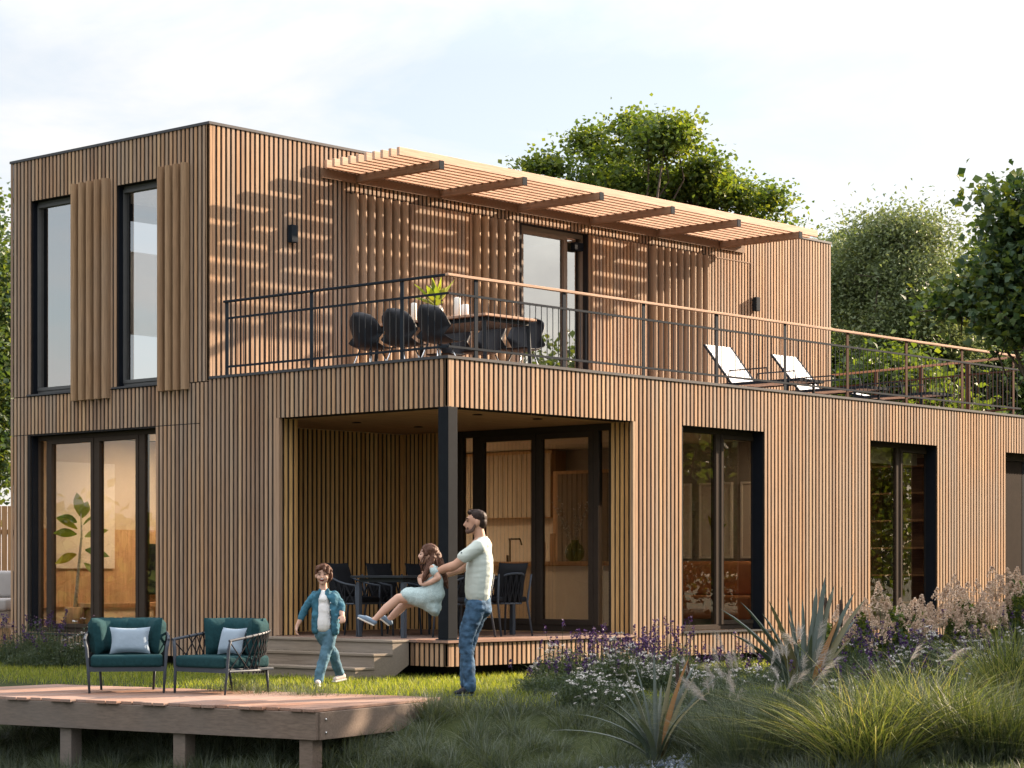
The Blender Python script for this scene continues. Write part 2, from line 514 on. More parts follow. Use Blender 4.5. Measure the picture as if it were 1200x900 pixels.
# base skirt of the covered terrace
slat_wall('terrace_skirt', 'x', 0.0, 0.055, NX-0.03, 0.152, 0.415, thick=0.06)
slat_wall('terrace_skirt', 'y', 0.0, 0.0, 0.60, 0.152, 0.415, thick=0.06)
# inside of the covered corner
slat_wall('sheltered_wall', 'x', NY, 0.06, 0.36, 0.46, SOF, mat='clad_bounce', thick=0.10)
slat_wall('sheltered_wall', 'x', UY-0.06, 0.36, NX, 0.46, SOF, mat='clad_bounce', thick=0.12)
slat_wall('sheltered_wall', 'y', NX, 3.14, UY-0.06, 0.46, SOF, mat='clad_bounce', thick=0.12)
slat_wall('sheltered_wall', 'y', NX, 0.05, 0.40, 0.46, SOF, mat='clad_bounce', thick=0.12)
MB().box(0.25, 0.36, NY+0.15, UY+0.05, 0.46, SOF).build('wall_core', M['membrane'], house)
# upper box
slat_wall('slatted_wall', 'y', 0.0, UY, YB, PT-0.018, 6.95, [(6.70, 7.97, 3.70, 6.38), (5.00, 6.08, 3.70, 6.38)])
slat_wall('slatted_wall', 'x', UY, 0.055, UX, 3.62, 6.95, [(6.0, 7.5, 3.66, 6.38)], seams=[(6.385, 2.4, 10.6)])
# end and back walls
slat_wall('slatted_wall', 'y', UX, UY+0.05, YB, 3.62, 6.95, normal=1, thick=0.15)
slat_wall('slatted_wall', 'x', YB, 0.05, UX-0.05, 3.70, 6.95, [(1, 5.4, 3.8, 6.4), (7, 12.0, 3.8, 6.4)], normal=1)
slat_wall('slatted_wall', 'x', YB, 0.05, XE, 0.16, PT, [(4.6, 8.2, 0.5, 3.0), (9, 12.0, 0.5, 3.0)], normal=1)
slat_wall('slatted_wall', 'y', XE, 0.05, YB-0.05, 0.16, PT, normal=1)
# roof, floors, plinth
b_ = MB(); b_.box(0.26, UX-0.21, UY+0.25, YB-0.25, 6.70, 6.90); b_.build('roof', M['cap'], house)
b_ = MB()
T_ = 0.05
b_.box(-0.012, T_, UY-0.012, YB+0.012, 6.951, 6.985); b_.box(T_, UX+0.012, UY-0.012, UY+0.05, 6.951, 6.985)
b_.box(UX-0.05, UX+0.012, UY+0.05, YB+0.012, 6.951, 6.985); b_.box(T_, UX-0.05, YB-0.05, YB+0.012, 6.951, 6.985)
b_.build('roof_edge', M['cap'], house)
b_ = MB()
b_.box(-0.014, 0.30, 0.30, UY-0.005, PT+0.002, PT+0.034); b_.box(-0.014, 13.3, -0.014, 0.30, PT+0.002, PT+0.034); b_.box(13.3, XE+0.01, -0.014, 0.30, PT+0.002, PT+0.034)
b_.build('parapet_cap', M['cap'], house)
b_ = MB()
for i in range(28):
    y = 0.31 + i*0.14
    if y + 0.13 < UY: b_.box(0.31, XE-0.25, y, y+0.133, 3.585, 3.618)
b_.build('roof_terrace_floor', M['deck'], house)
b_ = MB(); b_.box(0.30, NX+0.20, 0.30, UY-0.07, SOF+0.002, 3.30); b_.build('soffit', M['soffit'], house)
MB().box(0.30, XE-0.25, 0.30, YB-0.25, 3.31, 3.58).build('storey_slab', M['membrane'], house)
b_ = MB(); b_.box(0.45, XE-0.3, 0.45, YB-0.3, -0.3, 0.158); b_.build('plinth', M['membrane'], house)
b_ = MB()
for i in range(40):
    y = -0.03 + i*0.1275
    y1 = y + 0.122
    if y > UY-0.12: break
    x0 = -0.03 if y < NY - 0.1 else 0.37
    b_.box(x0, NX-0.002, y, min(y1, UY-0.07), 0.425, 0.456)
b_.build('covered_terrace_floor', M['deck'], house)
MB().box(0.07, NX-0.01, 0.07, UY-0.10, 0.16, 0.42).build('terrace_frame', M['membrane'], house)
# corner post with its base plate
pb = MB(); pb.box(-0.012, 0.148, -0.012, 0.148, 0.470, SOF-0.002); po = pb.build('corner_post', plain('black corner post', (0.010,0.012,0.015), 0.6, spec=0.05), house, bevel=0.006)
MB().box(-0.03, 0.17, -0.03, 0.17, 0.457, 0.469).build('base_plate', M['steel'], po)
for x, y in ((1.23,2.77),(2.35,2.77),(1.21,0.66),(2.26,0.61)):
    dl = MB().lathe([(0.062,-0.006),(0.062,0.0),(0.045,0.0),(0.045,0.03),(0.02,0.03)], (x, y, SOF-0.002), 18).build('downlight', M['steel'], house, smooth=False)

cb = MB()
for (x0,x1,y0,y1,z0,z1) in ((0.0,0.052,UY,UY+0.06,PT-0.018,6.95),(0.0,0.052,0.0,0.052,SOF,PT),(0.0,0.055,NY-0.055,NY-0.002,0.46,SOF-0.002),
      (NX-0.055,NX-0.002,0.0,0.045,0.46,SOF-0.002),(0.0,0.05,0.0,0.052,0.152,0.415),(0.30,0.352,NY+0.055,UY-0.065,0.46,SOF)):
    MB().box(x0,x1,y0,y1,z0,z1).build('corner_board', M['clad'], house, bevel=0.003, seg=1)

# windows -------------------------------------------------------------
def window(axis, plane, u0, u1, z0, z1, panes, glass='glass', fw=0.065, sash=0.055, depth=0.09, name='window', inward=1, fmat='frame', reveal=None, sill=True, handle=False):
    """plane: outer face of the frame; panes: list of (ua, ub, has_sash)"""
    def bx(M_, ua, ub, d0, d1, za, zb):
        p0, p1 = plane + inward*d0, plane + inward*d1
        if axis == 'x': M_.box(ua, ub, p0, p1, za, zb)
        else: M_.box(p0, p1, ua, ub, za, zb)
    fr = MB()
    bx(fr, u0, u1, 0, depth, z1-fw, z1); bx(fr, u0, u1, 0, depth, z0, z0+fw)
    bx(fr, u0, u0+fw, 0, depth, z0+fw, z1-fw); bx(fr, u1-fw, u1, 0, depth, z0+fw, z1-fw)
    ed = sorted(panes)
    for (a, b, s), (a2, b2, s2) in zip(ed[:-1], ed[1:]):
        bx(fr, b, a2, 0.0, depth, z0+fw, z1-fw)
    f = fr.build(name, M[fmat], house, bevel=0.004, seg=1)
    for a, b, s in ed:
        za, zb = z0+fw, z1-fw
        if s:
            sm = MB()
            bx(sm, a, b, -0.014, depth-0.02, zb-sash, zb); bx(sm, a, b, -0.014, depth-0.02, za, za+sash)
            bx(sm, a, a+sash, -0.014, depth-0.02, za+sash, zb-sash); bx(sm, b-sash, b, -0.014, depth-0.02, za+sash, zb-sash)
            sm.build('sash', M[fmat], f, bevel=0.003, seg=1)
            a += sash; b -= sash; za += sash; zb -= sash
        g = MB(); bx(g, a+0.001, b-0.001, 0.030, 0.036, za+0.001, zb-0.001)
        g.build('pane', M[glass], f)
    if sill:
        sb = MB(); p = plane - inward*0.24; sd0 = min(0.225, plane + 0.02) if inward > 0 else 0.225
        if axis == 'x': sb.box(u0-0.02, u1+0.02, plane-inward*sd0, plane-inward*0.002, z0-0.030, z0-0.006)
        else: sb.box(plane-inward*sd0, plane-inward*0.002, u0-0.02, u1+0.02, z0-0.030, z0-0.006)
        sb.build('sill', M['cap'], f)
    return f
# left ground window (sliding door of four lights)
window('y', 0.14, 5.22, 8.04, 0.42, 3.13, [(7.80, 7.97, False), (6.74, 7.72, True), (5.78, 6.66, True), (5.31, 5.66, False)], name='window')
# two tall windows upstairs
window('y', 0.12, 6.68, 8.02, 3.71, 6.38, [(6.73, 7.97, True)], fw=0.045, sash=0.045, glass='glass_up', fmat='grey_frame')
window('y', 0.12, 4.98, 6.14, 3.71, 6.38, [(5.03, 6.09, True)], fw=0.045, sash=0.045, glass='glass_up', fmat='grey_frame')
# right facade
window('x', 0.20, 4.43, 6.42, 0.48, SOF, [(4.50, 5.40, False), (5.50, 6.34, True)])
window('x', 0.20, 8.83, 10.86, 0.48, SOF, [(8.90, 9.84, False), (9.94, 10.78, True)])
# big glazed doors in the covered corner
window('y', NX+0.05, 0.40, 3.14, 0.47, SOF, [(2.86, 3.06, False), (1.72, 2.74, True), (0.74, 1.70, True), (0.46, 0.66, False)], name='glazed_door', sill=False, fw=0.085, sash=0.075)
# roof terrace door
window('x', UY+0.10, 6.0, 7.52, 3.66, 6.38, [(6.07, 7.10, True), (7.14, 7.46, False)], glass='glass_up', name='glazed_door', sill=False, fmat='door_frame')
M['brown_door'] = plain('dark brown door leaf', (0.022,0.015,0.011), 0.7, spec=0.03)
# dark door at the right edge
fd = MB(); fd.box(12.68, 14.7, 0.18, 0.26, 3.02, 3.13); fd.box(12.68, 12.74, 0.18, 0.26, 0.2, 3.02); fd.box(14.64, 14.7, 0.18, 0.26, 0.2, 3.02)
dr = fd.build('entrance_door', M['frame'], house)
MB().box(12.745, 13.55, 0.20, 0.25, 0.205, 3.015).build('door_leaf', M['brown_door'], dr, bevel=0.004)
MB().box(13.56, 14.635, 0.20, 0.25, 0.205, 3.015).build('door_leaf', M['frame_dark'], dr, bevel=0.004)
MB().beam((12.80, 0.15, 1.62), (12.92, 0.15, 1.62), 0.022, 0.022).beam((12.80, 0.15, 1.62), (12.80, 0.2, 1.62), 0.022, 0.022).build('handle', plain('brushed nickel', (0.6,0.58,0.55), 0.3, metal=0.9), dr, bevel=0.004)

# jamb linings (dark reveals)
def lining(axis, plane0, plane1, u, z0, z1, t=0.012, mat='frame_dark', name='window_reveal'):
    q = MB()
    if axis == 'x': q.box(u, u+t, plane0, plane1, z0, z1)
    else: q.box(plane0, plane1, u, u+t, z0, z1)
    return q.build(name, M[mat], house)
lining('y', 0.046, 0.138, 8.0-0.013, 0.42, 3.12); lining('y', 0.046, 0.118, 7.97-0.013, 3.72, 6.37); lining('y', 0.046, 0.118, 6.08-0.013, 3.72, 6.37)
lining('x', 0.046, 0.20, 6.24-0.013, 0.49, 3.14); lining('x', 0.046, 0.20, 10.67-0.013, 0.49, 3.14)

M['gap_dark'] = plain('dark fill behind fins', (0.045,0.030,0.020), 0.8, spec=0.1)  # added dark plate that gives the gaps between the fins their darkness
# vertical fins of the sliding shutters -------------------------------
def fins(axis, plane, us, z0, z1, w=0.095, d=0.10, s=-1):
    """one shutter: a row of rounded posts"""
    mb = MB()
    for u in us:
        prof = []
        for k in range(9):
            a = pi*k/8
            prof.append((w/2*cos(a), d*0.55*sin(a)))
        # straight back part
        pts = [(u+p[0], plane + s*(d*0.45 + p[1])) for p in prof] + [(u-w/2, plane+s*0.006), (u+w/2, plane+s*0.006)]
        if axis == 'y': pts = [(q[1], q[0]) for q in pts]
        mb.prism(pts, z0, z1)
    o = mb.build('fin_shutter', M['fin'], house)
    bp = MB(); ua, ub = us[0]-w/2, us[-1]+w/2
    if axis == 'y': bp.box(plane+s*0.001, plane+s*0.004, ua, ub, z0+0.03, z1-0.03)
    else: bp.box(ua, ub, plane+s*0.001, plane+s*0.004, z0+0.03, z1-0.03)
    bp.build('dark_gap_plate', M['gap_dark'], o)
    return o
fins('y', 0.0, [6.25 + 0.168*k for k in range(5)], 3.56, 6.49)
fins('y', 0.0, [4.62 + 0.158*k for k in range(4)], 3.59, 6.50)
fins('x', UY, [2.53 + 0.160*k for k in range(7)], 3.64, 6.37, w=0.098)
fins('x', UY, [4.97 + 0.178*k for k in range(5)], 3.64, 6.37, w=0.105)
fins('x', UY, [9.06 + 0.1675*k for k in range(9)], 3.64, 6.37, w=0.102)
def shutter(x0, x1, z0=3.66, z1=6.37):
    o = slat_wall('slatted_shutter', 'x', UY-0.055, x0, x1, z0, z1, back=False, dep=0.035)
    return o
shutter(3.62, 4.86); shutter(7.56, 8.86)
# storage door set flush in the upper wall
q = MB(); q.box(10.68, 11.70, UY-0.006, UY-0.002, 6.37, 6.385); q.box(11.695, 11.725, UY-0.012, UY-0.002, 3.66, 6.385)
q.build('storage_door', M['arm'], house)

# pergola ----------------------------------------------------------------
perg = MB(); perg.box(1.93, 11.5, UY-0.03, UY-0.006, 6.52, 6.64); pg = perg.build('pergola', M['arm'], house)
for k in range(10):
    y = 2.72 + 0.1515*k
    MB().box(1.95, 11.50, y, y+0.05, 6.642, 6.75).build('pergola_slat', M['pergola'], pg, bevel=0.004, seg=1)
for k in range(6):
    x = 2.61 + 1.645*k
    a = MB().box(x-0.04, x+0.04, 2.60, UY-0.032, 6.535, 6.64).build('pergola_arm', M['arm'], pg, bevel=0.003, seg=1)
    MB().box(x-0.043, x+0.043, 2.588, 2.598, 6.532, 6.643).build('end_plate', M['steel'], pg)

# railing ----------------------------------------------------------------
rail = thing('railing_root', None, None)
bpy.data.objects.remove(rail)
RZ0, RZ1 = 3.735, 4.655
hl = MB().box(0.02, 0.07, 0.07, 3.95, 4.655, 4.682); rail = hl.build('railing', M['steel'], house, bevel=0.003, seg=1)
MB().box(0.02, 13.25, 0.015, 0.068, 4.652, 4.684).build('handrail', M['rail_wood'], rail, bevel=0.004, seg=1)
RE = Vector((14.02, 4.12, 0)); RS = Vector((13.22, 0.09, 0))
MB().beam((RS.x, RS.y, 4.668), (RE.x, RE.y, 4.668), 0.05, 0.032).build('handrail', M['rail_wood'], rail)
def bay(p0, p1, mat='steel', n=None):
    p0, p1 = Vector(p0), Vector(p1); L_ = (p1-p0).length
    mb = MB()
    for z in (4.455, 3.842): mb.beam((p0.x,p0.y,z), (p1.x,p1.y,z), 0.022, 0.026)
    n = n or max(1, int(round(L_/0.105)))
    for i in range(1, n):
        q = p0.lerp(p1, i/n)
        mb.tube([(q.x,q.y,3.842), (q.x,q.y,4.455)], 0.0055, 5)
    return mb.build('baluster_panel', M[mat], rail)
lp = [3.90, 2.335, 0.786]; rp = [0.52, 2.10, 3.65, 5.20, 6.76, 8.30, 9.86, 11.44, 13.0]
def rpost(x, y, along, mat='steel'):
    w, d = (0.055, 0.014) if along == 'x' else (0.014, 0.055)
    MB().box(x-w/2, x+w/2, y-d/2, y+d/2, 3.60, 4.652).build('post', M[mat], rail)
for y in lp: rpost(0.045, y, 'y')
for i, x in enumerate(rp): rpost(x, 0.042, 'x', 'steel' if i < 5 else 'rust')
prev = 3.90
for a, b in ((3.90,2.335),(2.335,0.786),(0.786,0.045)): bay((0.045,a,0),(0.045,b,0))
pr = 0.045
for i, x in enumerate(rp):
    bay((pr,0.042,0),(x,0.042,0)); pr = x
bay((13.0,0.042,0),(13.24,0.042,0))
for k in range(4):
    q0 = RS.lerp(RE, k/4); q1 = RS.lerp(RE, (k+1)/4)
    bay(q0, q1, 'rust')
    if k: MB().box(q0.x-0.02, q0.x+0.02, q0.y-0.03, q0.y+0.03, 3.60, 4.65).build('post', M['rust'], rail)

# entrance steps ------------------------------------------------------
st = thing('wooden_steps', 'weathered grey wooden steps leading up to the covered terrace', 'steps', (-0.45, 1.8, 0))
def L3(mb_or, *a): pass
sm = MB()
for k in range(3):
    z1 = 0.452 - 0.152*k; x0 = -0.30 - 0.30*k
    y0, y1 = 0.60, 3.2 if k else 2.93
    t = MB().box(x0-0.02+0.45, (-0.035 if k == 0 else x0+0.30)+0.45, y0-1.8-0.012, y1-1.8, z1-0.028, z1); t.build('tread', M['step_wood'], st, bevel=0.004)
    t = MB().box(x0+0.45, x0+0.03+0.45, y0-1.8+0.03, y1-1.8, z1-0.152+(0.0 if k < 2 else 0.02), z1-0.030); t.build('riser', M['step_wood'], st, bevel=0.003)
sp = [(-0.036,0.42),(-0.30,0.42),(-0.30,0.268),(-0.60,0.268),(-0.60,0.116),(-0.90,0.116),(-0.90,-0.05),(-0.42,-0.05),(-0.035,0.16)]
def stringer(y):
    v = [(p[0]+0.45, y-1.8, p[1]) for p in sp] + [(p[0]+0.45, y+0.035-1.8, p[1]) for p in sp]; n = len(sp)
    f = [tuple(range(n)), tuple(reversed(range(n, 2*n)))] + [(i, n+i, n+(i+1) % n, (i+1) % n) for i in range(n)]
    MB().add(v, f).build('stringer', M['step_wood'], st)
stringer(0.598); stringer(3.16)

# wall lamps ----------------------------------------------------------
for i, (x, z, lb) in enumerate(((1.39, 5.70, 'small black box wall lamp to the left of the pergola'), (11.79, 5.70, 'small black box wall lamp beside the storage door right of the pergola'))):
    w = thing('wall_lamp', lb, 'wall lamp', (x, UY, z), group='wall lamps on the upper wall')
    MB().box(-0.055, 0.055, -0.095, -0.012, -0.115, 0.115).build('lamp_body', M['steel'], w, bevel=0.004)
    MB().box(-0.05, 0.05, -0.010, -0.002, -0.08, 0.08).build('back_plate', M['steel'], w)
# camera box above the terrace door
MB().box(7.22, 7.42, UY+0.02, UY+0.10, 6.12, 6.24).build('blind_box', M['frame_dark'], house)

# inside: linings, floors, partitions -----------------------------------
def part(name, mat, *boxes, bevel=0):
    mb = MB()
    for q in boxes: mb.box(*q)
    return mb.build(name, M[mat], house, bevel=bevel)
part('interior_floor', 'floor_int', (NX+0.17, XE-0.26, 0.27, YB-0.27, 0.40, 0.455), (0.37, NX+0.169, UY+0.2, YB-0.27, 0.40, 0.455), )
part('interior_ceiling', 'white_int', (NX+0.24, XE-0.26, 0.27, YB-0.27, 3.17, 3.30), (0.27, NX+0.239, UY+0.2, YB-0.27, 3.17, 3.30))
part('upper_floor', 'floor_int', (0.26, UX-0.25, UY+0.26, YB-0.26, 3.60, 3.655))
part('upper_ceiling', 'white_int', (0.26, UX-0.25, UY+0.26, YB-0.26, 6.60, 6.69))
part('partition', 'int_grey', (8.05, 8.15, 0.3, YB-0.3, 0.46, 3.16))
part('partition', 'int_wall', (NX+0.17, NX+0.27, UY-0.1, YB-0.3, 0.46, 3.16))
part('partition', 'int_wall', (0.40, NX+0.16, UY+0.09, UY+0.15, 0.46, 3.16))
part('partition', 'int_wall', (12.1, 12.2, 0.3, YB-0.3, 0.46, 3.16))
part('partition', 'int_wall', (3.9, 4.0, UY+0.3, YB-0.3, 3.66, 6.59))
part('partition', 'int_wall', (0.40, 0.46, UY+0.3, YB-0.3, 0.46, 3.16)) if False else None
part('partition', 'int_wall', (9.0, 9.1, UY+0.3, YB-0.3, 3.66, 6.59))
# ------------------------------------------------------------------ foliage builders
def rot_basis(n, rng, up_bias=0.0):
    """random orthonormal pairs (a along leaf, b across leaf)"""
    a = rng.normal(size=(n, 3)); a[:, 2] += up_bias
    a /= np.linalg.norm(a, axis=1, keepdims=True)
    h = rng.normal(size=(n, 3))
    b = np.cross(a, h); b /= np.linalg.norm(b, axis=1, keepdims=True) + 1e-9
    return a, b

def leaves(P, size, rng, droop=-0.3, aspect=0.75, normal_up=0.6):
    """a folded leaf (two quads) at each point of P"""
    n = len(P)
    # leaf normals lean upwards / outwards
    nn = rng.normal(size=(n, 3)); nn[:, 2] += normal_up*2
    nn /= np.linalg.norm(nn, axis=1, keepdims=True)
    a = rng.normal(size=(n, 3)); a[:, 2] += droop
    a -= nn*(a*nn).sum(1, keepdims=True); a /= np.linalg.norm(a, axis=1, keepdims=True) + 1e-9
    b = np.cross(nn, a)
    s = size*(0.6 + 0.8*rng.random(n))[:, None]
    w = s*aspect*0.5
    base = P - a*s*0.5
    tip = P + a*s*0.5 - nn*s*0.12
    l = P + b*w - a*s*0.05 + nn*s*0.10
    r = P - b*w - a*s*0.05 + nn*s*0.10
    V = np.stack([base, l, tip, r], 1).reshape(-1, 3)
    i = np.arange(n)*4
    F = np.stack([np.stack([i, i+3, i+2], 1), np.stack([i, i+2, i+1], 1)], 1).reshape(-1, 3)
    return V, F

def crown_points(lobes, n, rng, clump=0.35, per=26, gap=0.0):
    """lobes: (x,y,z,rx,ry,rz); leaf clumps sit mostly in the outer shell of every lobe"""
    sub = []
    for l in lobes:
        m_ = 9
        for _ in range(m_):
            d = rng.normal(size=3); d /= np.linalg.norm(d)
            q = 0.30 + 0.50*rng.random()
            f = 0.28 + 0.30*rng.random()
            sub.append((l[0]+d[0]*l[3]*q, l[1]+d[1]*l[4]*q, l[2]+d[2]*l[5]*q, l[3]*f, l[4]*f, l[5]*f*0.8))
    lobes = sub
    vol = np.array([l[3]*l[4]*l[5] for l in lobes])**(2/3)
    k = rng.choice(len(lobes), size=max(1, n//per), p=vol/vol.sum())
    Lb = np.array(lobes)[k]
    d = rng.normal(size=(len(k), 3)); d /= np.linalg.norm(d, axis=1, keepdims=True)
    rad = (0.35 + 0.65*rng.random(len(k))**0.55)
    # broken outline
    ph = np.sin(d[:, 0]*5.1 + Lb[:, 0]) * np.cos(d[:, 1]*4.3 + Lb[:, 2]) + 0.6*np.sin(d[:, 2]*9 + Lb[:, 1]*2)
    rad *= 1 + 0.16*ph
    C = Lb[:, :3] + d*rad[:, None]*Lb[:, 3:6]
    cs = clump*(0.5 + rng.random(len(k)))
    P = C[:, None, :] + rng.normal(size=(len(k), per, 3))*cs[:, None, None]*np.array([1, 1, 0.6])
    var = np.clip(rng.random(len(k))[:, None]*0.65 + rng.random((len(k), per))*0.35, 0, 1)
    return C, P.reshape(-1, 3), var.ravel()

def tree(name, label, loc, height, lobes, n, leaf, mat, rng, trunk_r=0.25, bark='bark', clump=0.35, per=26, group=None, aspect=0.75, limbs=46, cat='tree', lean=1.0):
    root = thing(name, label, cat, loc, group=group)
    C, P, var = crown_points(lobes, n, rng, clump, per)
    V, F = leaves(P, leaf, rng, aspect=aspect)
    raw_object('crown', V, F, M[mat], root, var=np.repeat(var, 2))
    mb = MB()
    cz = min(l[2]-l[5]*0.5 for l in lobes)
    cx = np.mean([l[0] for l in lobes]); cy = np.mean([l[1] for l in lobes])
    top = Vector((cx*lean, cy*lean, height*0.72))
    def path(a, b, k, wob):
        pts = []
        for i in range(k+1):
            t = i/k; p = Vector(a).lerp(Vector(b), t)
            w = wob*sin(pi*t)
            pts.append(p + Vector((rng.normal()*w, rng.normal()*w, rng.normal()*w*0.5)))
        return pts
    tp = path((0,0,-0.3), top, 8, height*0.012)
    mb.tube(tp, [trunk_r*(1-0.8*i/8) for i in range(9)], 10)
    sel = rng.choice(len(C), size=min(limbs, len(C)), replace=False)
    for j in sel:
        c = Vector(C[j]); t = 0.25 + 0.7*rng.random()
        s = tp[int(t*8)]
        if s.z > c.z: s = tp[max(1, int(t*4))]
        q = path(s, c, 5, (c-s).length*0.05)
        r0 = trunk_r*(0.32 - 0.2*t)
        mb.tube(q, [max(0.012, r0*(1-0.85*i/5)) for i in range(6)], 6)
        # twigs
        for _ in range(3):
            e = q[3].lerp(q[5], rng.random()) ; d = Vector(rng.normal(size=3))*clump*1.3
            mb.tube([e, e+d*0.5, e+d], [0.012, 0.009, 0.005], 4)
    mb.build('trunk', M[bark], root, smooth=True)
    return root

M['bark'] = plain('rough bark', (0.085, 0.065, 0.05), 0.9, noise=0.35, nscale=6, bump=0.6, bscale=25)
M['leaf_lit'] = foliage('maple leaves', [(0.036,0.066,0.026),(0.065,0.105,0.030),(0.11,0.15,0.030),(0.17,0.19,0.035)], 0.42)
M['leaf_dark'] = foliage('dark broad leaves', [(0.028,0.058,0.036),(0.045,0.082,0.042),(0.075,0.115,0.040),(0.17,0.19,0.035)], 0.30)
M['leaf_soft'] = foliage('willow leaves with haze', [(0.085,0.115,0.062),(0.12,0.155,0.078),(0.15,0.185,0.085),(0.18,0.20,0.10)], 0.36, tcol=(1.25,1.25,0.75))  # distance haze is put into these paler leaf tones
M['leaf_mid'] = foliage('hedge leaves', [(0.030,0.055,0.020),(0.055,0.085,0.025),(0.09,0.13,0.025),(0.14,0.17,0.03)], 0.40)

def at(px, py, d):
    """point at depth d behind picture position (used once, to place far trees in the world)"""
    return CAMPOS + DV*d + RV*((px-600)/2643.8*d) + Vector((0, 0, -(py-673)/2643.8*d))
def lob(base, items):
    return [(x-base[0], y-base[1], z, a, b, c) for x, y, z, a, b, c in items]
def treeat(name, label, px, d, blobs, n, leaf, mat, seed, **kw):
    """blobs: (px, py, depth offset, radius in px)"""
    rng = np.random.default_rng(seed)
    p = at(px, 673, d); base = (p.x, p.y, gz(p.x, p.y))
    lobes = []
    for bx, by, dd, rx, rz in blobs:
        q = at(bx, by, d+dd); s = (d+dd)/2643.8
        lobes.append((q.x-base[0], q.y-base[1], q.z-base[2], rx*s, rx*s, rz*s))
    h = max(l[2]+l[5] for l in lobes)
    return tree(name, label, base, h, lobes, n, leaf, mat, rng, **kw)

# crown showing above the pergola
treeat('maple_tree', 'tall broadleaf tree rising behind the middle of the house roof', 760, 46,
       [(722,196,0,46,38),(775,172,-1,50,36),(690,165,1,18,24),(812,205,0,42,36),(862,228,1,38,28),(636,196,0,26,10),(760,240,1,100,40),(900,232,0,18,16),(745,150,0,24,20),(850,300,1,90,50),(700,300,0,90,60)],
       62000, 0.096, 'leaf_lit', 21, trunk_r=0.34, clump=0.2, per=20, aspect=0.9)
# soft pale tree right of the upper box
treeat('willow_tree', 'pale green willowy tree just right of the upper storey', 1050, 62,
       [(1045,300,0,72,62),(1010,345,1,60,60),(1085,350,-1,62,60),(1050,395,0,85,60),(1040,262,0,36,26),(1000,300,2,28,30),(1110,400,1,60,60)],
       60000, 0.12, 'leaf_soft', 22, trunk_r=0.3, clump=0.42, per=30, aspect=0.5)
# dark near tree at the right edge
treeat('chestnut_tree', 'dark broadleaf tree leaning into view over the right end of the terrace', 1400, 24,
       [(1195,262,0,34,38),(1208,325,0,60,52),(1152,332,.6,28,20),(1120,356,.6,28,16),(1186,376,0,44,24),(1250,300,0,80,100),(1158,232,-.5,22,12),(1192,216,0,18,8)],
       18000, 0.088, 'leaf_dark', 23, lean=0.12, trunk_r=0.20, clump=0.15, per=14, aspect=0.85)
# left edge tree
treeat('hornbeam_tree', 'dark leafy tree behind the left end of the house', -60, 44,
       [(-30,330,0,48,90),(-25,450,0,50,90),(-40,530,0,50,60),(-60,300,0,60,80),(-90,420,0,80,120),(-10,545,1,24,42)],
       80000, 0.115, 'leaf_dark', 24, trunk_r=0.26, clump=0.40, per=30)
# trees and shrubs closing the view behind the terrace railing
bkg = [(990,500,70,[(985,420,0,60,60),(1000,500,0,70,70)],'leaf_mid','bushy green shrub tree beside the upper storey corner'),
       (1075,510,58,[(1060,455,0,60,40),(1080,520,0,80,50)],'leaf_mid','low yellowish shrub behind the middle of the far railing'),
       (1150,500,64,[(1140,420,0,60,50),(1150,500,0,80,70)],'leaf_dark','dark shrub behind the right half of the far railing'),
       (1230,500,66,[(1225,420,0,60,70),(1230,510,0,80,70),(1200,470,0,50,50)],'leaf_mid','green shrub behind the railing corner at the right edge')]
for i, (px, py, d, bl, mt, lb) in enumerate(bkg):
    treeat('shrub_tree', lb, px, d, bl, 16000, 0.18, mt, 30+i, trunk_r=0.12, clump=0.45, per=26, group='shrubs behind the roof terrace', limbs=26, cat='shrub')
treeat('poplar_tree', 'broad green tree filling the gap behind the pale willowy tree', 1120, 78,
       [(1000,335,0,60,60),(1100,370,0,100,80),(1165,345,0,70,80),(1215,330,0,70,90),(990,440,0,60,80),(1150,430,0,110,60)], 52000, 0.17, 'leaf_lit', 40, trunk_r=0.3, clump=0.6, per=26)

# trees beside the plot: they shade the garden and are mirrored in the windows
def side_tree(loc, h, r, mat, seed, label, n=9000, leaf=0.24, low=False):
    rng = np.random.default_rng(seed)
    lobes = []
    for k in range(7):
        a = rng.random()*2*pi; q = r*0.5*rng.random()
        lobes.append((cos(a)*q, sin(a)*q, h*(0.45+0.4*rng.random()), r*(0.5+0.25*rng.random()), r*(0.5+0.25*rng.random()), h*0.2))
    lobes.append((0, 0, h*0.62, r*0.8, r*0.8, h*0.33))
    if low: lobes += [(0, 0, h*0.25, r, r, h*0.28), (r*0.5, -r*0.4, h*0.3, r*0.8, r*0.8, h*0.3)]
    return tree('garden_tree', label, (loc[0], loc[1], gz(*loc)), h, lobes, n, leaf, mat, rng, trunk_r=0.22, clump=0.45, per=24, group='trees around the garden', limbs=30)
side_tree((16.0,-9.2), 9.5, 3.2, 'leaf_mid', 51, 'garden tree standing right of the picture, seen in the facade windows')
side_tree((25.0,-20.0), 12.0, 4.2, 'leaf_dark', 52, 'taller garden tree to the right of the picture')
side_tree((10.0,-8.5), 9.0, 2.6, 'leaf_dark', 60, 'garden tree just right of the picture that shades the deck')
for q_, (x_, y_) in enumerate(((30,-14.5),(35,-19),(31,-24),(37,-27),(27,-29),(41,-22),(33,-33),(44,-30),(22,-25))):
    side_tree((x_, y_), 8.6, 4.2, ['leaf_mid','leaf_dark'][q_ % 2], 80+q_, ['low bushy','round','leaning','broad','dense','loose','far','rounded','wide'][q_]+' tree in the belt of trees far right of the picture', n=15000, leaf=0.21, low=True)
side_tree((30.0,-22.5), 12.0, 4.0, 'leaf_mid', 54, 'far garden tree to the right of the picture')
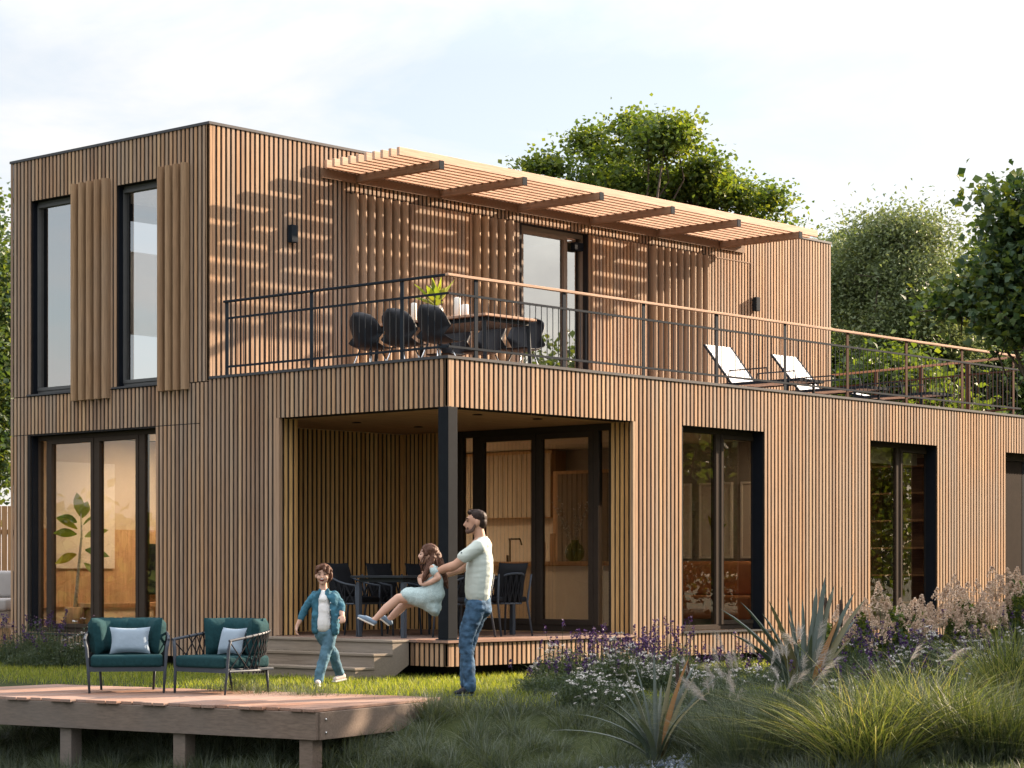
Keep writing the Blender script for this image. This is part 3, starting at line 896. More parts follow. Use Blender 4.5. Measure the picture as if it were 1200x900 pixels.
for q, (x, y, hh_, rr) in enumerate(((-13.0,14.5,4.6,3.2),(-16.5,20.0,5.6,3.8),(-10.0,20.5,5.0,3.4),(-20.0,17.0,5.4,3.6))):
    rg = np.random.default_rng(70+q)
    tree('garden_shrub', ['round','tall','broad','bushy'][q]+' garden shrub left of the picture, mirrored in the left windows', (x, y, gz(x, y)), hh_, [(0,0,hh_*0.5,rr,rr,hh_*0.5),(rr*0.6,0.5,hh_*0.35,rr*0.6,rr*0.6,hh_*0.35),(-rr*0.6,-0.5,hh_*0.4,rr*0.6,rr*0.6,hh_*0.4)], 9000, 0.26, ['leaf_mid','leaf_lit'][q % 2], rg, trunk_r=0.1, clump=0.4, per=24, group='shrubs left of the garden', limbs=20, cat='shrub')
side_tree((4.0,-14.5), 9.0, 3.4, 'leaf_mid', 59, 'garden tree behind the viewer on the right')

# ------------------------------------------------------------------ blades
def blades(P, h, w, rng, lean=0.35, segs=3, dirs=None, curve=0.6, hvar=0.4, taper=0.0):
    """curved tapering blades rooted at P"""
    n = len(P)
    a = rng.random(n)*2*pi if dirs is None else dirs
    H = h*(1-hvar/2+hvar*rng.random(n)) if np.isscalar(h) else h
    ln = np.abs(lean*rng.normal(size=n)) if np.isscalar(lean) else lean
    W = w*(0.7+0.6*rng.random(n))
    out = np.stack([np.cos(a), np.sin(a), np.zeros(n)], 1)
    sd_ = a + pi/2 + rng.normal(size=n)*0.6
    side = np.stack([np.cos(sd_), np.sin(sd_), np.zeros(n)], 1)
    rows = []
    for k in range(segs+1):
        t = k/segs
        off = H*ln*(t + curve*t*t*t)
        z = H*(t - 0.35*np.minimum(ln, 1.3)*t*t*t)
        c = P + out*off[:, None] + np.array([0, 0, 1])*z[:, None]
        ww = (W*(1 - t**1.6) + W*0.04)[:, None]*0.5
        if k == 0: ww = ww*0.6
        rows.append(c + side*ww); rows.append(c - side*ww)
    V = np.stack(rows, 1)            # n, 2(segs+1), 3
    m = V.shape[1]; i = np.arange(n)*m
    F = np.concatenate([np.stack([i+2*k, i+2*k+1, i+2*k+3, i+2*k+2], 1) for k in range(segs)], 0)
    return V.reshape(-1, 3), F, segs

def blade_object(name, P, h, w, mat, rng, parent=None, var=None, **kw):
    V, F, sg = blades(P, h, w, rng, **kw)
    v = rng.random(len(P)) if var is None else var
    return raw_object(name, V, F, M[mat], parent, var=np.tile(v, sg))

M['lawn'] = foliage('lawn grass', [(0.10,0.135,0.02),(0.15,0.185,0.025),(0.21,0.235,0.035),(0.28,0.28,0.08)], 0.45, tcol=(1.5,1.5,0.5))
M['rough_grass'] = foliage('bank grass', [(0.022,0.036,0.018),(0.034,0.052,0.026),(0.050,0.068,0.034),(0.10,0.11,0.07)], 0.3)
M['under_grass'] = foliage('grass in deep shade', [(0.030,0.048,0.020),(0.055,0.075,0.035),(0.09,0.11,0.06)], 0.2)
M['lime_grass'] = foliage('yellow green ornamental grass', [(0.085,0.115,0.03),(0.14,0.17,0.045),(0.21,0.23,0.07),(0.32,0.27,0.11)], 0.35, tcol=(1.4,1.4,0.7))
M['grey_grass'] = foliage('grey green grass', [(0.045,0.065,0.045),(0.07,0.09,0.065),(0.11,0.125,0.09)], 0.25)
M['plume'] = foliage('silvery plumes', [(0.30,0.28,0.26),(0.38,0.36,0.33),(0.45,0.41,0.37)], 0.4, tcol=(1.1,1.05,1.0))
M['flax'] = foliage('flax blades', [(0.035,0.052,0.040),(0.055,0.075,0.062),(0.085,0.105,0.095),(0.11,0.095,0.04)], 0.12, rough=0.5)
M['orange_leaf'] = foliage('orange tinted blade', [(0.20,0.10,0.035),(0.26,0.13,0.04)], 0.25)
M['herb'] = foliage('lavender foliage', [(0.030,0.050,0.030),(0.050,0.075,0.042),(0.075,0.10,0.06)], 0.25)
M['purple'] = foliage('purple flowers', [(0.025,0.012,0.055),(0.045,0.018,0.085),(0.075,0.025,0.10)], 0.2, tcol=(1,1,1))
M['white_fl'] = foliage('white flowers', [(0.36,0.35,0.32),(0.48,0.46,0.44),(0.58,0.56,0.54)], 0.2, tcol=(1,1,1))
M['astilbe'] = foliage('cream flower plumes', [(0.50,0.37,0.27),(0.60,0.46,0.35),(0.68,0.54,0.43)], 0.35, tcol=(1,1,1))
M['bulrush'] = plain('brown flower spike', (0.045,0.03,0.022), 0.9)

rng = np.random.default_rng(5)
def scatter(n, x0, x1, y0, y1, keep=None):
    X = rng.uniform(x0, x1, n); Y = rng.uniform(y0, y1, n)
    if keep is not None:
        k = keep(X, Y); X, Y = X[k], Y[k]
    return np.stack([X, Y, ground_z(X, Y)], 1)
def dr(X, Y):
    dx, dy = X-CAMPOS.x, Y-CAMPOS.y
    return dx*DV.x+dy*DV.y, dx*RV.x+dy*RV.y
def in_view(X, Y, d0, d1, lo=-0.245, hi=0.245):
    d, r_ = dr(X, Y)
    return (d > d0) & (d < d1) & (r_ > lo*d) & (r_ < hi*d)
DK = [(-4.84,-2.955),(-2.70,-2.44),(-3.64,2.55),(-5.25,2.60),(-6.9,2.3),(-5.8,0.99)]  # deck outline, roughly
def on_deck(X, Y):
    return (X > -5.5-0.0*Y) & (X < -3.05+0.0*Y) & (Y > -2.8+0.2*(X+4)) & (Y < 2.5)
def under_house(X, Y): return (X > 0.35) & (Y > 0.35)
# lawn between deck and house
P = scatter(150000, -6, 12, -4.5, 10, lambda X, Y: in_view(X, Y, 21.8, 38) & ~under_house(X, Y) & (X > -3.15) & ((Y < 1.0) | (X < 0.2)) & (np.maximum(-3.0-X, 22.4-dr(X,Y)[0]) < 0.35))
o = blade_object('lawn_grass', P, 0.075, 0.008, 'lawn', rng, lean=0.45, segs=2); tag(o, 'short sunlit lawn grass between the deck and the house', 'grass', kind='stuff')
# rough grass on the bank
P = scatter(150000, -12, 6, -13, 3, lambda X, Y: in_view(X, Y, 17.0, 24) & (np.maximum(-3.0-X, 22.3-dr(X,Y)[0]) > 0.0))
tuft = np.sin(P[:,0]*5.3+2*np.sin(P[:,1]*3.1))*np.cos(P[:,1]*4.7)
P = P[rng.random(len(P)) < 0.45+0.35*tuft]
tf = np.sin(P[:,0]*5.3+2*np.sin(P[:,1]*3.1))*np.cos(P[:,1]*4.7)
hh = (0.09 + 0.07*np.clip(tf, 0, 1))*(0.6+0.8*rng.random(len(P)))
o = blade_object('bank_grass', P, hh, 0.007, 'rough_grass', rng, lean=0.6, segs=3); tag(o, 'rough shaded grass on the sloping bank in front', 'grass', kind='stuff')

# longer tufts on the bank
rg = np.random.default_rng(91); C_ = P[rg.choice(len(P), 1000)]
C_ = C_[(dr(C_[:,0], C_[:,1])[0] > 18)]
Pt = (C_[:, None, :] + rg.normal(size=(len(C_), 60, 3))*np.array([0.05,0.05,0])).reshape(-1, 3)
ce = np.repeat(C_, 60, 0); dirs = np.arctan2(Pt[:,1]-ce[:,1], Pt[:,0]-ce[:,0])
hh = np.repeat(0.14+0.16*rg.random(len(C_)), 60)*(0.6+0.6*rg.random(len(Pt)))
Pt[:, 2] = ground_z(Pt[:,0], Pt[:,1]) - 0.01
o = blade_object('grass_tufts', Pt, hh, 0.006, 'grey_grass', rg, lean=0.75, segs=4, dirs=dirs); tag(o, 'blue green arching grass tufts scattered over the bank', 'grass', kind='stuff')
# ------------------------------------------------------------------ garden plants
def plant(name, label, px, py, d, cat='plant', group=None, z=None):
    p = at(px, py, d); z0 = gz(p.x, p.y)
    return thing(name, label, cat, (p.x, p.y, z0), group=group)

def disc_pts(n, r, rng, sq=1.0):
    a = rng.random(n)*2*pi; q = r*np.sqrt(rng.random(n))
    return np.stack([q*np.cos(a), q*np.sin(a)*sq, np.zeros(n)], 1)

def clump_grass(name, label, px, d, r, h, n, mat, w=0.010, lean=0.55, seed=0, curve=0.9, group=None, plumes=0, plume_mat='plume', cat='grass plant', plen=0.15):
    rg = np.random.default_rng(seed)
    root = plant(name, label, px, 700, d, cat, group)
    P = disc_pts(n, r, rg)
    ang = np.arctan2(P[:, 1], P[:, 0]) + rg.normal(size=n)*1.1
    P[:, 2] = -0.03
    hh = h*(0.45+0.6*rg.random(n))
    blade_object('leaf_tuft', P, hh, w, mat, rg, root, lean=np.abs(rg.normal(size=n))*lean+0.08, segs=5, dirs=ang, curve=curve)
    if mat == 'lime_grass':
        k = int(n*0.8); P2 = disc_pts(k, r*0.9, rg); P2[:, 2] = -0.03
        blade_object('dark_leaf_tuft', P2, h*(0.35+0.75*rg.random(k)), w*0.8, 'rough_grass', rg, root, lean=np.abs(rg.normal(size=k))*lean*0.8+0.05, segs=5, dirs=np.arctan2(P2[:,1],P2[:,0])+rg.normal(size=k), curve=curve)
    if plumes:
        SV, SF, SR = [], [], []
        mb = MB(); allP = []; off = 0; VV = []; FF = []
        for k in range(plumes):
            a = rg.random()*2*pi; q = r*0.7*sqrt(rg.random()); hgt = h*(0.75+0.55*rg.random()); ln = 0.15+0.45*rg.random()
            b0 = Vector((cos(a)*q, sin(a)*q, 0)); pts = []
            for i in range(6):
                t = i/5
                pts.append(b0 + Vector((cos(a)*hgt*ln*t*t, sin(a)*hgt*ln*t*t, hgt*(t-0.18*ln*t*t*t))))
            mb.tube(pts, [0.003]*6, 4)
            # feathery head
            tip = np.array(pts[-1]); dirv = np.array((pts[-1]-pts[-2]).normalized())
            m_ = 90
            tt = rg.random(m_)
            base = tip[None] + dirv[None]*(tt[:, None]*plen)
            rad = 0.055*np.sin(np.clip(tt, 0.05, 1)*pi*0.9)+0.006
            dv = rg.normal(size=(m_, 3)); dv /= np.linalg.norm(dv, axis=1, keepdims=True)
            ends = base + dirv[None]*0.07 + dv*rad[:, None]*1.1 + np.array([cos(a), sin(a), -0.7])[None]*0.025
            sd_ = np.cross(ends-base, dv+0.3); sd_ /= np.linalg.norm(sd_, axis=1, keepdims=True)+1e-9
            v = np.stack([base-sd_*0.0011, base+sd_*0.0011, ends], 1).reshape(-1, 3)
            i = np.arange(m_)*3 + off
            FF.append(np.stack([i, i+1, i+2], 1)); VV.append(v); off += len(v)
        tag(mb.build('stalks', M[mat], root), kind='stuff')
        tag(raw_object('plumes', np.concatenate(VV), np.concatenate(FF), M[plume_mat], root, var=rg.random(off//3)), kind='stuff')
    return root

def flax(name, label, px, d, blades_, mat='flax', group=None, base_w=0.075, seed=3):
    """blades_: (azimuth deg in picture: 0 = right, 90 = away, length, lean, orange?)"""
    rg = np.random.default_rng(seed)
    root = plant(name, label, px, 700, d, 'plant', group)
    for az, ln, lean, o in blades_:
        a = radians(az); dirv = RV*cos(a) + DV*sin(a); side = (DV*cos(a+0.6) - RV*sin(a+0.6))
        b0 = dirv*0.05*(0.5+rg.random())
        n = 9; V = []
        for k in range(n+1):
            t = k/n
            c = b0 + dirv*(ln*lean*(t**1.5)) + Vector((0,0,1))*(ln*(t - 0.32*lean*lean*t*t*t)*sqrt(max(0.05, 1-0.5*lean*lean)))
            w = base_w*(0.55+0.6*sin(pi*min(1, t*1.15+0.12)) if t < 0.8 else (1-t)/0.2*0.80+0.02)*0.62
            up = side.cross(dirv)
            fold = Vector((0,0,1))*0.12*w + dirv*(-0.3*w)
            V += [c - side*w*0.5, c + fold*1.2, c + side*w*0.5]
        F = []
        for k in range(n):
            i = k*3; F += [(i, i+1, i+4, i+3), (i+1, i+2, i+5, i+4)]
        mb = MB(); mb.add(V, F, rg.random())
        mb.build('blade', M['orange_leaf'] if o else M[mat], root, smooth=True)
    return root

def herb(name, label, px, d, rx, ry, h, n, seed, spikes=0, spike_mat='purple', umbels=0, mat='herb', w=0.008, group=None, cat='plant', spike_h=0.10, um_r=0.035):
    """a mound of thin stems with flower spikes and/or flat flower heads; rx across the picture, ry in depth"""
    rg = np.random.default_rng(seed)
    root = plant(name, label, px, 700, d, cat, group)
    P = disc_pts(n, 1.0, rg)
    U = P[:, 0]*rx; W = P[:, 1]*ry
    edge = 1 - 0.55*(P[:, 0]**2+P[:, 1]**2)
    X = U*RV.x + W*DV.x; Y = U*RV.y + W*DV.y
    Z = ground_z(X+root.location.x, Y+root.location.y) - root.location.z - 0.02
    Q = np.stack([X, Y, Z], 1)
    lump = 0.8+0.3*np.sin(U*7+seed)*np.cos(W*6)
    hh = h*edge*lump*(0.45+0.65*rg.random(n))
    blade_object('leaf_tuft', Q, hh, w, mat, rg, root, lean=0.45, segs=3, curve=0.5)
    # little leaves through the volume
    k = n*2; j = rg.integers(0, n, k)
    t = rg.random(k)**0.7
    LP = Q[j] + rg.normal(size=(k, 3))*0.035; LP[:, 2] = Q[j][:, 2] + hh[j]*t
    V, F = leaves(LP, 0.035, rg, aspect=0.4, normal_up=0.3)
    raw_object('foliage', V, F, M[mat], root, var=np.repeat(rg.random(k), 2))
    def pick(c):
        j = rg.integers(0, n, c); return Q[j], hh[j]
    if spikes:
        q, hq = pick(spikes); stems = MB(); VV = []; FF = []; off = 0
        for i in range(spikes):
            top = hq[i] + h*(0.18+0.42*rg.random())
            lx, ly = rg.normal()*0.07, rg.normal()*0.07
            b0 = Vector(q[i]); e = b0 + Vector((lx, ly, top))
            stems.tube([b0 + Vector((0,0,hq[i]*0.5)), b0.lerp(e, 0.6), e], [0.003, 0.0028, 0.002], 3)
            m_ = 16
            tt = rg.random(m_); pp = np.array(e)[None] + np.array([[0,0,1]])*((tt-0.5)*spike_h)[:, None] + rg.normal(size=(m_, 3))*np.array([0.010,0.010,0.004])
            v, f = leaves(pp, 0.026, rg, aspect=0.8); FF.append(f+off); VV.append(v); off += len(v)
        tag(stems.build('stems', M[mat], root), kind='stuff')
        f = np.concatenate(FF); tag(raw_object('flower_spikes', np.concatenate(VV), f, M[spike_mat], root, var=rg.random(len(f))), kind='stuff')
    if umbels:
        q, hq = pick(umbels); stems = MB(); VV = []; FF = []; off = 0
        for i in range(umbels):
            top = hq[i] + h*(0.0+0.22*rg.random())
            b0 = Vector(q[i]); e = b0 + Vector((rg.normal()*0.03, rg.normal()*0.03, top))
            stems.tube([b0 + Vector((0,0,hq[i]*0.5)), e], [0.003, 0.002], 3)
            m_ = 14; dd = disc_pts(m_, um_r*(0.5+0.8*rg.random()), rg)
            pp = np.array(e)[None] + dd + rg.normal(size=(m_, 3))*np.array([0,0,0.006])
            v, f = leaves(pp, 0.020, rg, aspect=0.95, normal_up=1.0); FF.append(f+off); VV.append(v); off += len(v)
        tag(stems.build('flower_stalks', M[mat], root), kind='stuff')
        f = np.concatenate(FF); tag(raw_object('flower_heads', np.concatenate(VV), f, M['white_fl'], root, var=rg.random(len(f))), kind='stuff')
    return root

def astilbe(label, px, d, rx, ry, h, n, plumes, seed, group=None, mat='leaf_mid', ph=0.17):
    rg = np.random.default_rng(seed)
    root = plant('astilbe_bush', label, px, 700, d, 'flowering bush', group)
    k = n
    P = rg.normal(size=(k, 3)); P /= np.linalg.norm(P, axis=1, keepdims=True); P *= (0.4+0.6*rg.random(k)**0.5)[:, None]
    P[:, 2] = np.abs(P[:, 2])
    X = P[:, 0]*rx*RV.x + P[:, 1]*ry*DV.x; Y = P[:, 0]*rx*RV.y + P[:, 1]*ry*DV.y
    Z = P[:, 2]*h*(0.8+0.25*np.sin(P[:, 0]*9+seed))
    LP = np.stack([X, Y, Z], 1)
    V, F = leaves(LP, 0.075, rg, aspect=0.6, normal_up=0.5)
    raw_object('foliage', V, F, M[mat], root, var=np.repeat(rg.random(k), 2))
    st = MB(); VV = []; FF = []; off = 0
    for i in range(plumes):
        a = rg.random()*2*pi; q = sqrt(rg.random())
        u, w_ = q*cos(a)*rx*0.95, q*sin(a)*ry*0.95
        x, y = u*RV.x + w_*DV.x, u*RV.y + w_*DV.y
        top = h*(1.0-0.45*q*q)*(0.75+0.45*rg.random())
        e = Vector((x, y, top)); b0 = Vector((x*0.6, y*0.6, 0.05))
        st.tube([b0, b0.lerp(e, 0.6)+Vector((0,0,0.02)), e], [0.004,0.003,0.002], 3)
        m_ = 120; tt = rg.random(m_)**0.8; hp = ph*(0.7+0.5*rg.random())
        rad = 0.065*(1-tt)+0.008
        aa = rg.random(m_)*2*pi
        pp = np.array(e)[None] + np.stack([np.cos(aa)*rad, np.sin(aa)*rad, (tt-0.25)*hp], 1) + np.array([[rg.normal()*0.02, rg.normal()*0.02, 0]])*tt[:, None]
        v, f = leaves(pp, 0.026, rg, aspect=0.7); FF.append(f+off); VV.append(v); off += len(v)
    tag(st.build('stems', M[mat], root), kind='stuff')
    f = np.concatenate(FF); tag(raw_object('flower_plumes', np.concatenate(VV), f, M['astilbe'], root, var=rg.random(len(f))), kind='stuff')
    return root

# left bed, in front of the left window
herb('lavender_bush', 'wide dark lavender bush at the left edge between the deck and the window', 30, 30.5, 0.75, 0.6, 0.62, 2600, 101, spikes=46, group='lavender bushes')
herb('lavender_bush', 'grassy lavender bush below the left end of the sliding window', 62, 29.2, 0.62, 0.45, 0.52, 2600, 102, spikes=22, group='lavender bushes')
herb('yarrow_clump', 'clump of tiny white flowers half hidden behind the left armchair', 108, 29.6, 0.45, 0.5, 0.55, 1800, 103, spikes=8, umbels=50, group='white flower clumps')
herb('lavender_bush', 'low dark bush between the backs of the two armchairs', 150, 30.2, 0.6, 0.35, 0.34, 1300, 104, group='lavender bushes')
# middle bed
herb('lavender_bush', 'purple lavender mound in front of the terrace skirt', 700, 25.4, 0.62, 0.5, 0.50, 2600, 105, spikes=130, group='lavender bushes')
herb('lavender_bush', 'tall loose purple lavender by the slatted pillar right of the glazed doors', 765, 26.0, 0.55, 0.4, 0.52, 2000, 106, spikes=90, group='lavender bushes')
herb('lavender_bush', 'sparse lavender below the middle window', 850, 26.2, 0.6, 0.4, 0.34, 1200, 107, spikes=46, group='lavender bushes')
herb('white_wildflower', 'thin sprig of pale wildflowers at the left end of the middle bed', 648, 25.2, 0.28, 0.3, 0.42, 500, 108, umbels=42, group='white flower clumps', um_r=0.02)
herb('yarrow_clump', 'wide mound of white flat flower heads in the middle bed', 735, 23.6, 0.62, 0.55, 0.50, 3000, 109, umbels=150, spikes=14, group='white flower clumps')
herb('yarrow_clump', 'white flower heads on the dark lower front of the middle bed', 705, 22.2, 0.42, 0.4, 0.36, 1800, 110, umbels=70, group='white flower clumps')
herb('yarrow_clump', 'white flower heads just right of the orange tipped blades', 805, 23.2, 0.45, 0.45, 0.42, 2000, 111, umbels=80, spikes=8, group='white flower clumps')
herb('dark_herb_mound', 'dark flowerless mound at the left shoulder of the middle bed', 655, 23.2, 0.42, 0.5, 0.34, 2200, 112, spikes=22)
herb('dark_herb_mound', 'dark green mound below the feathery grass', 850, 21.5, 0.6, 0.6, 0.36, 2600, 113)
# flax plants
flax('flax_plant', 'lower spiky flax with narrow pale blades and orange tips', 770, 20.3,
     [(165,0.78,0.95,0),(178,0.80,1.15,0),(150,0.70,0.75,0),(140,0.85,0.5,0),(200,0.75,0.7,0),(120,0.95,0.35,0),(95,1.0,0.15,0),(60,0.92,0.3,0),(30,0.95,0.4,0),(10,0.9,0.55,0),(-20,0.8,0.6,0),(-60,0.7,0.7,0),(-110,0.65,0.8,0),(175,0.9,0.3,0),(80,0.75,0.45,0),(20,0.98,0.28,1),(0,0.85,0.35,0),(170,0.62,0.55,0),(-80,0.55,0.5,0),(45,0.6,0.6,0)], base_w=0.085, group='flax plants')
flax('flax_plant', 'large blue green flax with broad upright blades before the long facade', 945, 21.6,
     [(172,1.22,0.62,0),(165,1.18,0.48,0),(160,1.0,0.38,0),(120,1.12,0.22,0),(95,1.05,0.10,0),(60,1.18,0.16,0),(25,1.22,0.22,0),(10,1.20,0.34,0),(0,1.18,0.42,0),(20,1.0,0.5,0),(-30,0.8,0.5,0),(190,1.0,0.7,0),(-90,0.8,0.4,0),(-140,0.8,0.5,0),(5,0.92,0.30,1),(150,0.9,0.15,0),(30,1.28,0.12,0),(185,1.1,0.3,0)], base_w=0.15, seed=4, group='flax plants')
for i, (px, d, h_) in enumerate(((967, 22.0, 1.02), (985, 22.2, 0.98), (793, 21.2, 0.62), (805, 21.2, 0.64))):
    r_ = plant('bulrush', ['tallest dark brown bulrush head among the flax blades', 'second dark brown bulrush head right of the tallest', 'short bulrush in the middle bed, left one of two', 'short bulrush in the middle bed, right one of two'][i], px, 700, d, group='bulrushes')
    MB().tube([(0,0,-0.05),(0.01,0,h_-0.3),(0.012,0,h_+0.12)], [0.006,0.005,0.003], 6).build('stalk', M['herb'], r_, smooth=True)
    MB().lathe([(0.004,h_-0.27),(0.016,h_-0.26),(0.019,h_-0.2),(0.019,h_-0.05),(0.014,h_-0.01),(0.004,h_)], (0.010,0,0), 10).build('flower_head', M['bulrush'], r_, smooth=True)
# feather grasses
clump_grass('feather_grass', 'silvery feather grass left of the yellow green grass', 885, 19.6, 0.34, 0.80, 1100, 'grey_grass', w=0.006, lean=0.5, seed=201, plumes=18, group='feather grasses')
clump_grass('feather_grass', 'silvery feather grass at the foot of the large flax', 930, 19.9, 0.28, 0.82, 900, 'grey_grass', w=0.006, lean=0.45, seed=202, plumes=12, group='feather grasses')
clump_grass('feather_grass', 'low feather grass right of the narrow flax', 838, 20.6, 0.3, 0.5, 900, 'grey_grass', w=0.006, lean=0.6, seed=203, plumes=8, group='feather grasses')
# low flowers between the grasses
herb('yarrow_clump', 'low white flowers between the large flax and the bright grass fountain', 975, 20.6, 0.35, 0.35, 0.46, 1300, 311, umbels=44, spikes=16, group='white flower clumps')
herb('dark_herb_mound', 'blue green leafy mound behind the bright grass fountains', 1060, 21.2, 0.6, 0.4, 0.62, 2400, 312, spikes=26, umbels=24)
# bright ornamental grasses
clump_grass('fountain_grass', 'sunlit yellow green grass fountain in the right foreground', 1015, 18.6, 0.30, 0.92, 620, 'lime_grass', w=0.012, lean=0.75, seed=204, plumes=3, group='yellow green grasses')
clump_grass('fountain_grass', 'yellow green grass second from the right in the foreground', 1085, 19.2, 0.34, 0.84, 560, 'lime_grass', w=0.012, lean=0.7, seed=205, group='yellow green grasses')
clump_grass('fountain_grass', 'yellow green grass at the right edge below the cream flowers', 1190, 21.5, 0.36, 0.95, 700, 'lime_grass', w=0.011, lean=0.5, seed=206, group='yellow green grasses')
clump_grass('fountain_grass', 'dark bladed grass clump in the bottom right corner', 1155, 18.4, 0.36, 0.78, 1300, 'rough_grass', w=0.010, lean=0.5, seed=207, group='yellow green grasses')
clump_grass('fountain_grass', 'low dark grass at the bottom between the bright fountains', 960, 18.0, 0.34, 0.5, 900, 'grey_grass', w=0.008, lean=0.9, seed=208, group='yellow green grasses')
clump_grass('fountain_grass', 'dark grass tuft on the bank at the bottom left of the flax', 700, 20.0, 0.2, 0.26, 500, 'rough_grass', w=0.006, lean=1.0, seed=209, group='yellow green grasses')
# flowering bushes along the long facade
astilbe('cream plumed bush below the narrow window', 1035, 25.5, 0.60, 0.5, 0.86, 5200, 44, 301, group='cream flowering bushes')
astilbe('cream plumed bush between the narrow window and the dark door', 1120, 26.0, 0.75, 0.5, 0.92, 6200, 70, 302, group='cream flowering bushes')
astilbe('cream plumed bush at the right edge in front of the dark door', 1190, 26.5, 0.75, 0.5, 1.10, 6200, 70, 303, group='cream flowering bushes')
astilbe('small cream plumed bush behind the large flax', 975, 25.0, 0.5, 0.4, 0.66, 3400, 22, 304, group='cream flowering bushes')
herb('yarrow_clump', 'white flower drift in front of the cream bushes', 1110, 23.6, 0.85, 0.6, 0.62, 3600, 305, umbels=170, spikes=50, group='white flower clumps')
herb('lavender_bush', 'dark lavender drift below the cream bush by the narrow window', 1030, 23.8, 0.55, 0.5, 0.58, 2600, 306, spikes=60, umbels=16, group='lavender bushes')
herb('yarrow_clump', 'white flower drift at the right edge behind the yellow green grass', 1180, 24.0, 0.5, 0.5, 0.75, 2400, 307, umbels=70, spikes=20, group='white flower clumps')
herb('yarrow_clump', 'pale flower patch left of the large flax', 905, 24.0, 0.5, 0.4, 0.36, 1600, 308, umbels=50, group='white flower clumps')

# gravel at the foot of the bank
rg = np.random.default_rng(77)
P = []
while len(P) < 9000:
    d = rg.uniform(17.2, 20.35); r_ = rg.uniform(-2.2, 1.6)
    if d > 20.85 - 0.25*abs(sin(r_*2.3)) - (0.5 if r_ < -0.9 else 0): continue
    p = CAMPOS + DV*d + RV*r_
    P.append((p.x, p.y, gz(p.x, p.y)))
P = np.array(P); n = len(P)
s = 0.012+0.022*rg.random(n)
bv = np.array([[1,0,0],[-1,0,0],[0,1,0],[0,-1,0],[0,0,0.7],[0,0,-0.6]], float)
rt = rg.random(n)*6.28
V = P[:, None, :] + bv[None]*s[:, None, None]*(0.7+0.6*rg.random((n, 6, 1)))
ff = np.array([[0,2,4],[2,1,4],[1,3,4],[3,0,4],[2,0,5],[1,2,5],[3,1,5],[0,3,5]])
F = (ff[None] + (np.arange(n)*6)[:, None, None]).reshape(-1, 3)
M['stone'] = wood('blue grey gravel', [(0.10,0.13,0.18),(0.20,0.24,0.30),(0.34,0.37,0.42)], weather=0.0)
o = raw_object('gravel', V.reshape(-1, 3), F, M['stone'], None, var=np.repeat(rg.random(n), 8)); tag(o, 'blue grey gravel at the foot of the grass bank', 'gravel', kind='stuff')
# ------------------------------------------------------------------ more materials
M['teal'] = plain('teal outdoor fabric', (0.011,0.040,0.046), 0.9, noise=0.14, nscale=30, bump=0.9, bscale=13, spec=0.1)
M['pale_blue'] = plain('pale blue pillow fabric', (0.24,0.30,0.36), 0.9, noise=0.05, bump=0.8, bscale=12)
M['alu'] = plain('grey blue powder coated frame', (0.050,0.060,0.075), 0.5, metal=0.0, noise=0.05, spec=0.15)
M['rope'] = plain('black woven rope', (0.008,0.009,0.012), 0.7, noise=0.15)
M['black_cushion'] = plain('black cushion fabric', (0.009,0.010,0.013), 0.85, noise=0.12, bump=0.2, bscale=200)
M['table_metal'] = plain('anthracite table', (0.016,0.019,0.024), 0.45, noise=0.05)
M['shell'] = plain('dark moulded shell', (0.016,0.017,0.021), 0.5, noise=0.05)
M['chrome'] = plain('chrome', (0.55,0.55,0.55), 0.2, metal=0.9, noise=0.03)
M['sling'] = plain('white sling fabric', (0.72,0.70,0.68), 0.8, noise=0.04, bump=0.2, bscale=150)
M['wax'] = plain('cream candle wax', (0.72,0.68,0.62), 0.5, noise=0.03)
M['ceramic'] = plain('white ceramic', (0.55,0.53,0.50), 0.3, noise=0.03)
M['plant_leaf'] = foliage('pot plant leaves', [(0.07,0.13,0.03),(0.14,0.20,0.04),(0.22,0.26,0.05),(0.30,0.28,0.07)], 0.35)
M['grey_fabric'] = plain('light grey upholstery', (0.38,0.36,0.35), 0.9, noise=0.05, bump=0.2, bscale=150)
M['cream_fabric'] = plain('cream upholstery', (0.62,0.55,0.46), 0.9, noise=0.04)
M['orange_fabric'] = plain('rust orange upholstery', (0.46,0.20,0.09), 0.85, noise=0.08)
M['tile'] = plain('cream tile', (0.60,0.52,0.42), 0.35, noise=0.04)
M['paper'] = plain('art paper', (0.62,0.56,0.50), 0.8, noise=0.02)
M['green_glass'] = glass_mat('green vase glass', (0.62,0.72,0.45), 1.5)
M['fence'] = wood('orange fence boards', [(0.34,0.19,0.09),(0.42,0.24,0.115),(0.38,0.22,0.10)], weather=0.2)

def onz(px, py, z):
    d = (z - CAMPOS.z)*2643.8/(673.0-py)
    return at(px, py, d)

def pillow(mb, w, h, t, c, ax, ay, pinch=0.10, n=10, puff=0.55, var=None):
    """soft cushion: w along ax, h along ay, thickness t along ax x ay"""
    ax, ay = Vector(ax).normalized(), Vector(ay).normalized(); az = ax.cross(ay)
    c = Vector(c); V = []; F = []
    for s in (1, -1):
        for i in range(n+1):
            for j in range(n+1):
                u, v = 2*i/n-1, 2*j/n-1
                pu = 1 - pinch*(1-v*v)*abs(u)**3*0.7; pv = 1 - pinch*(1-u*u)*abs(v)**3*0.7
                th = (max(0, (1-u**6))*max(0, (1-v**6)))**0.5*(1-puff*0.5*(u*u+v*v)*0.5)
                V.append(c + ax*(u*pu*w/2) + ay*(v*pv*h/2) + az*(s*t/2*th))
    m_ = (n+1)*(n+1)
    for s in range(2):
        for i in range(n):
            for j in range(n):
                a = s*m_ + i*(n+1)+j; q = (a, a+n+1, a+n+2, a+1)
                F.append(q if s == 0 else tuple(reversed(q)))
    mb.add(V, F, var); return mb

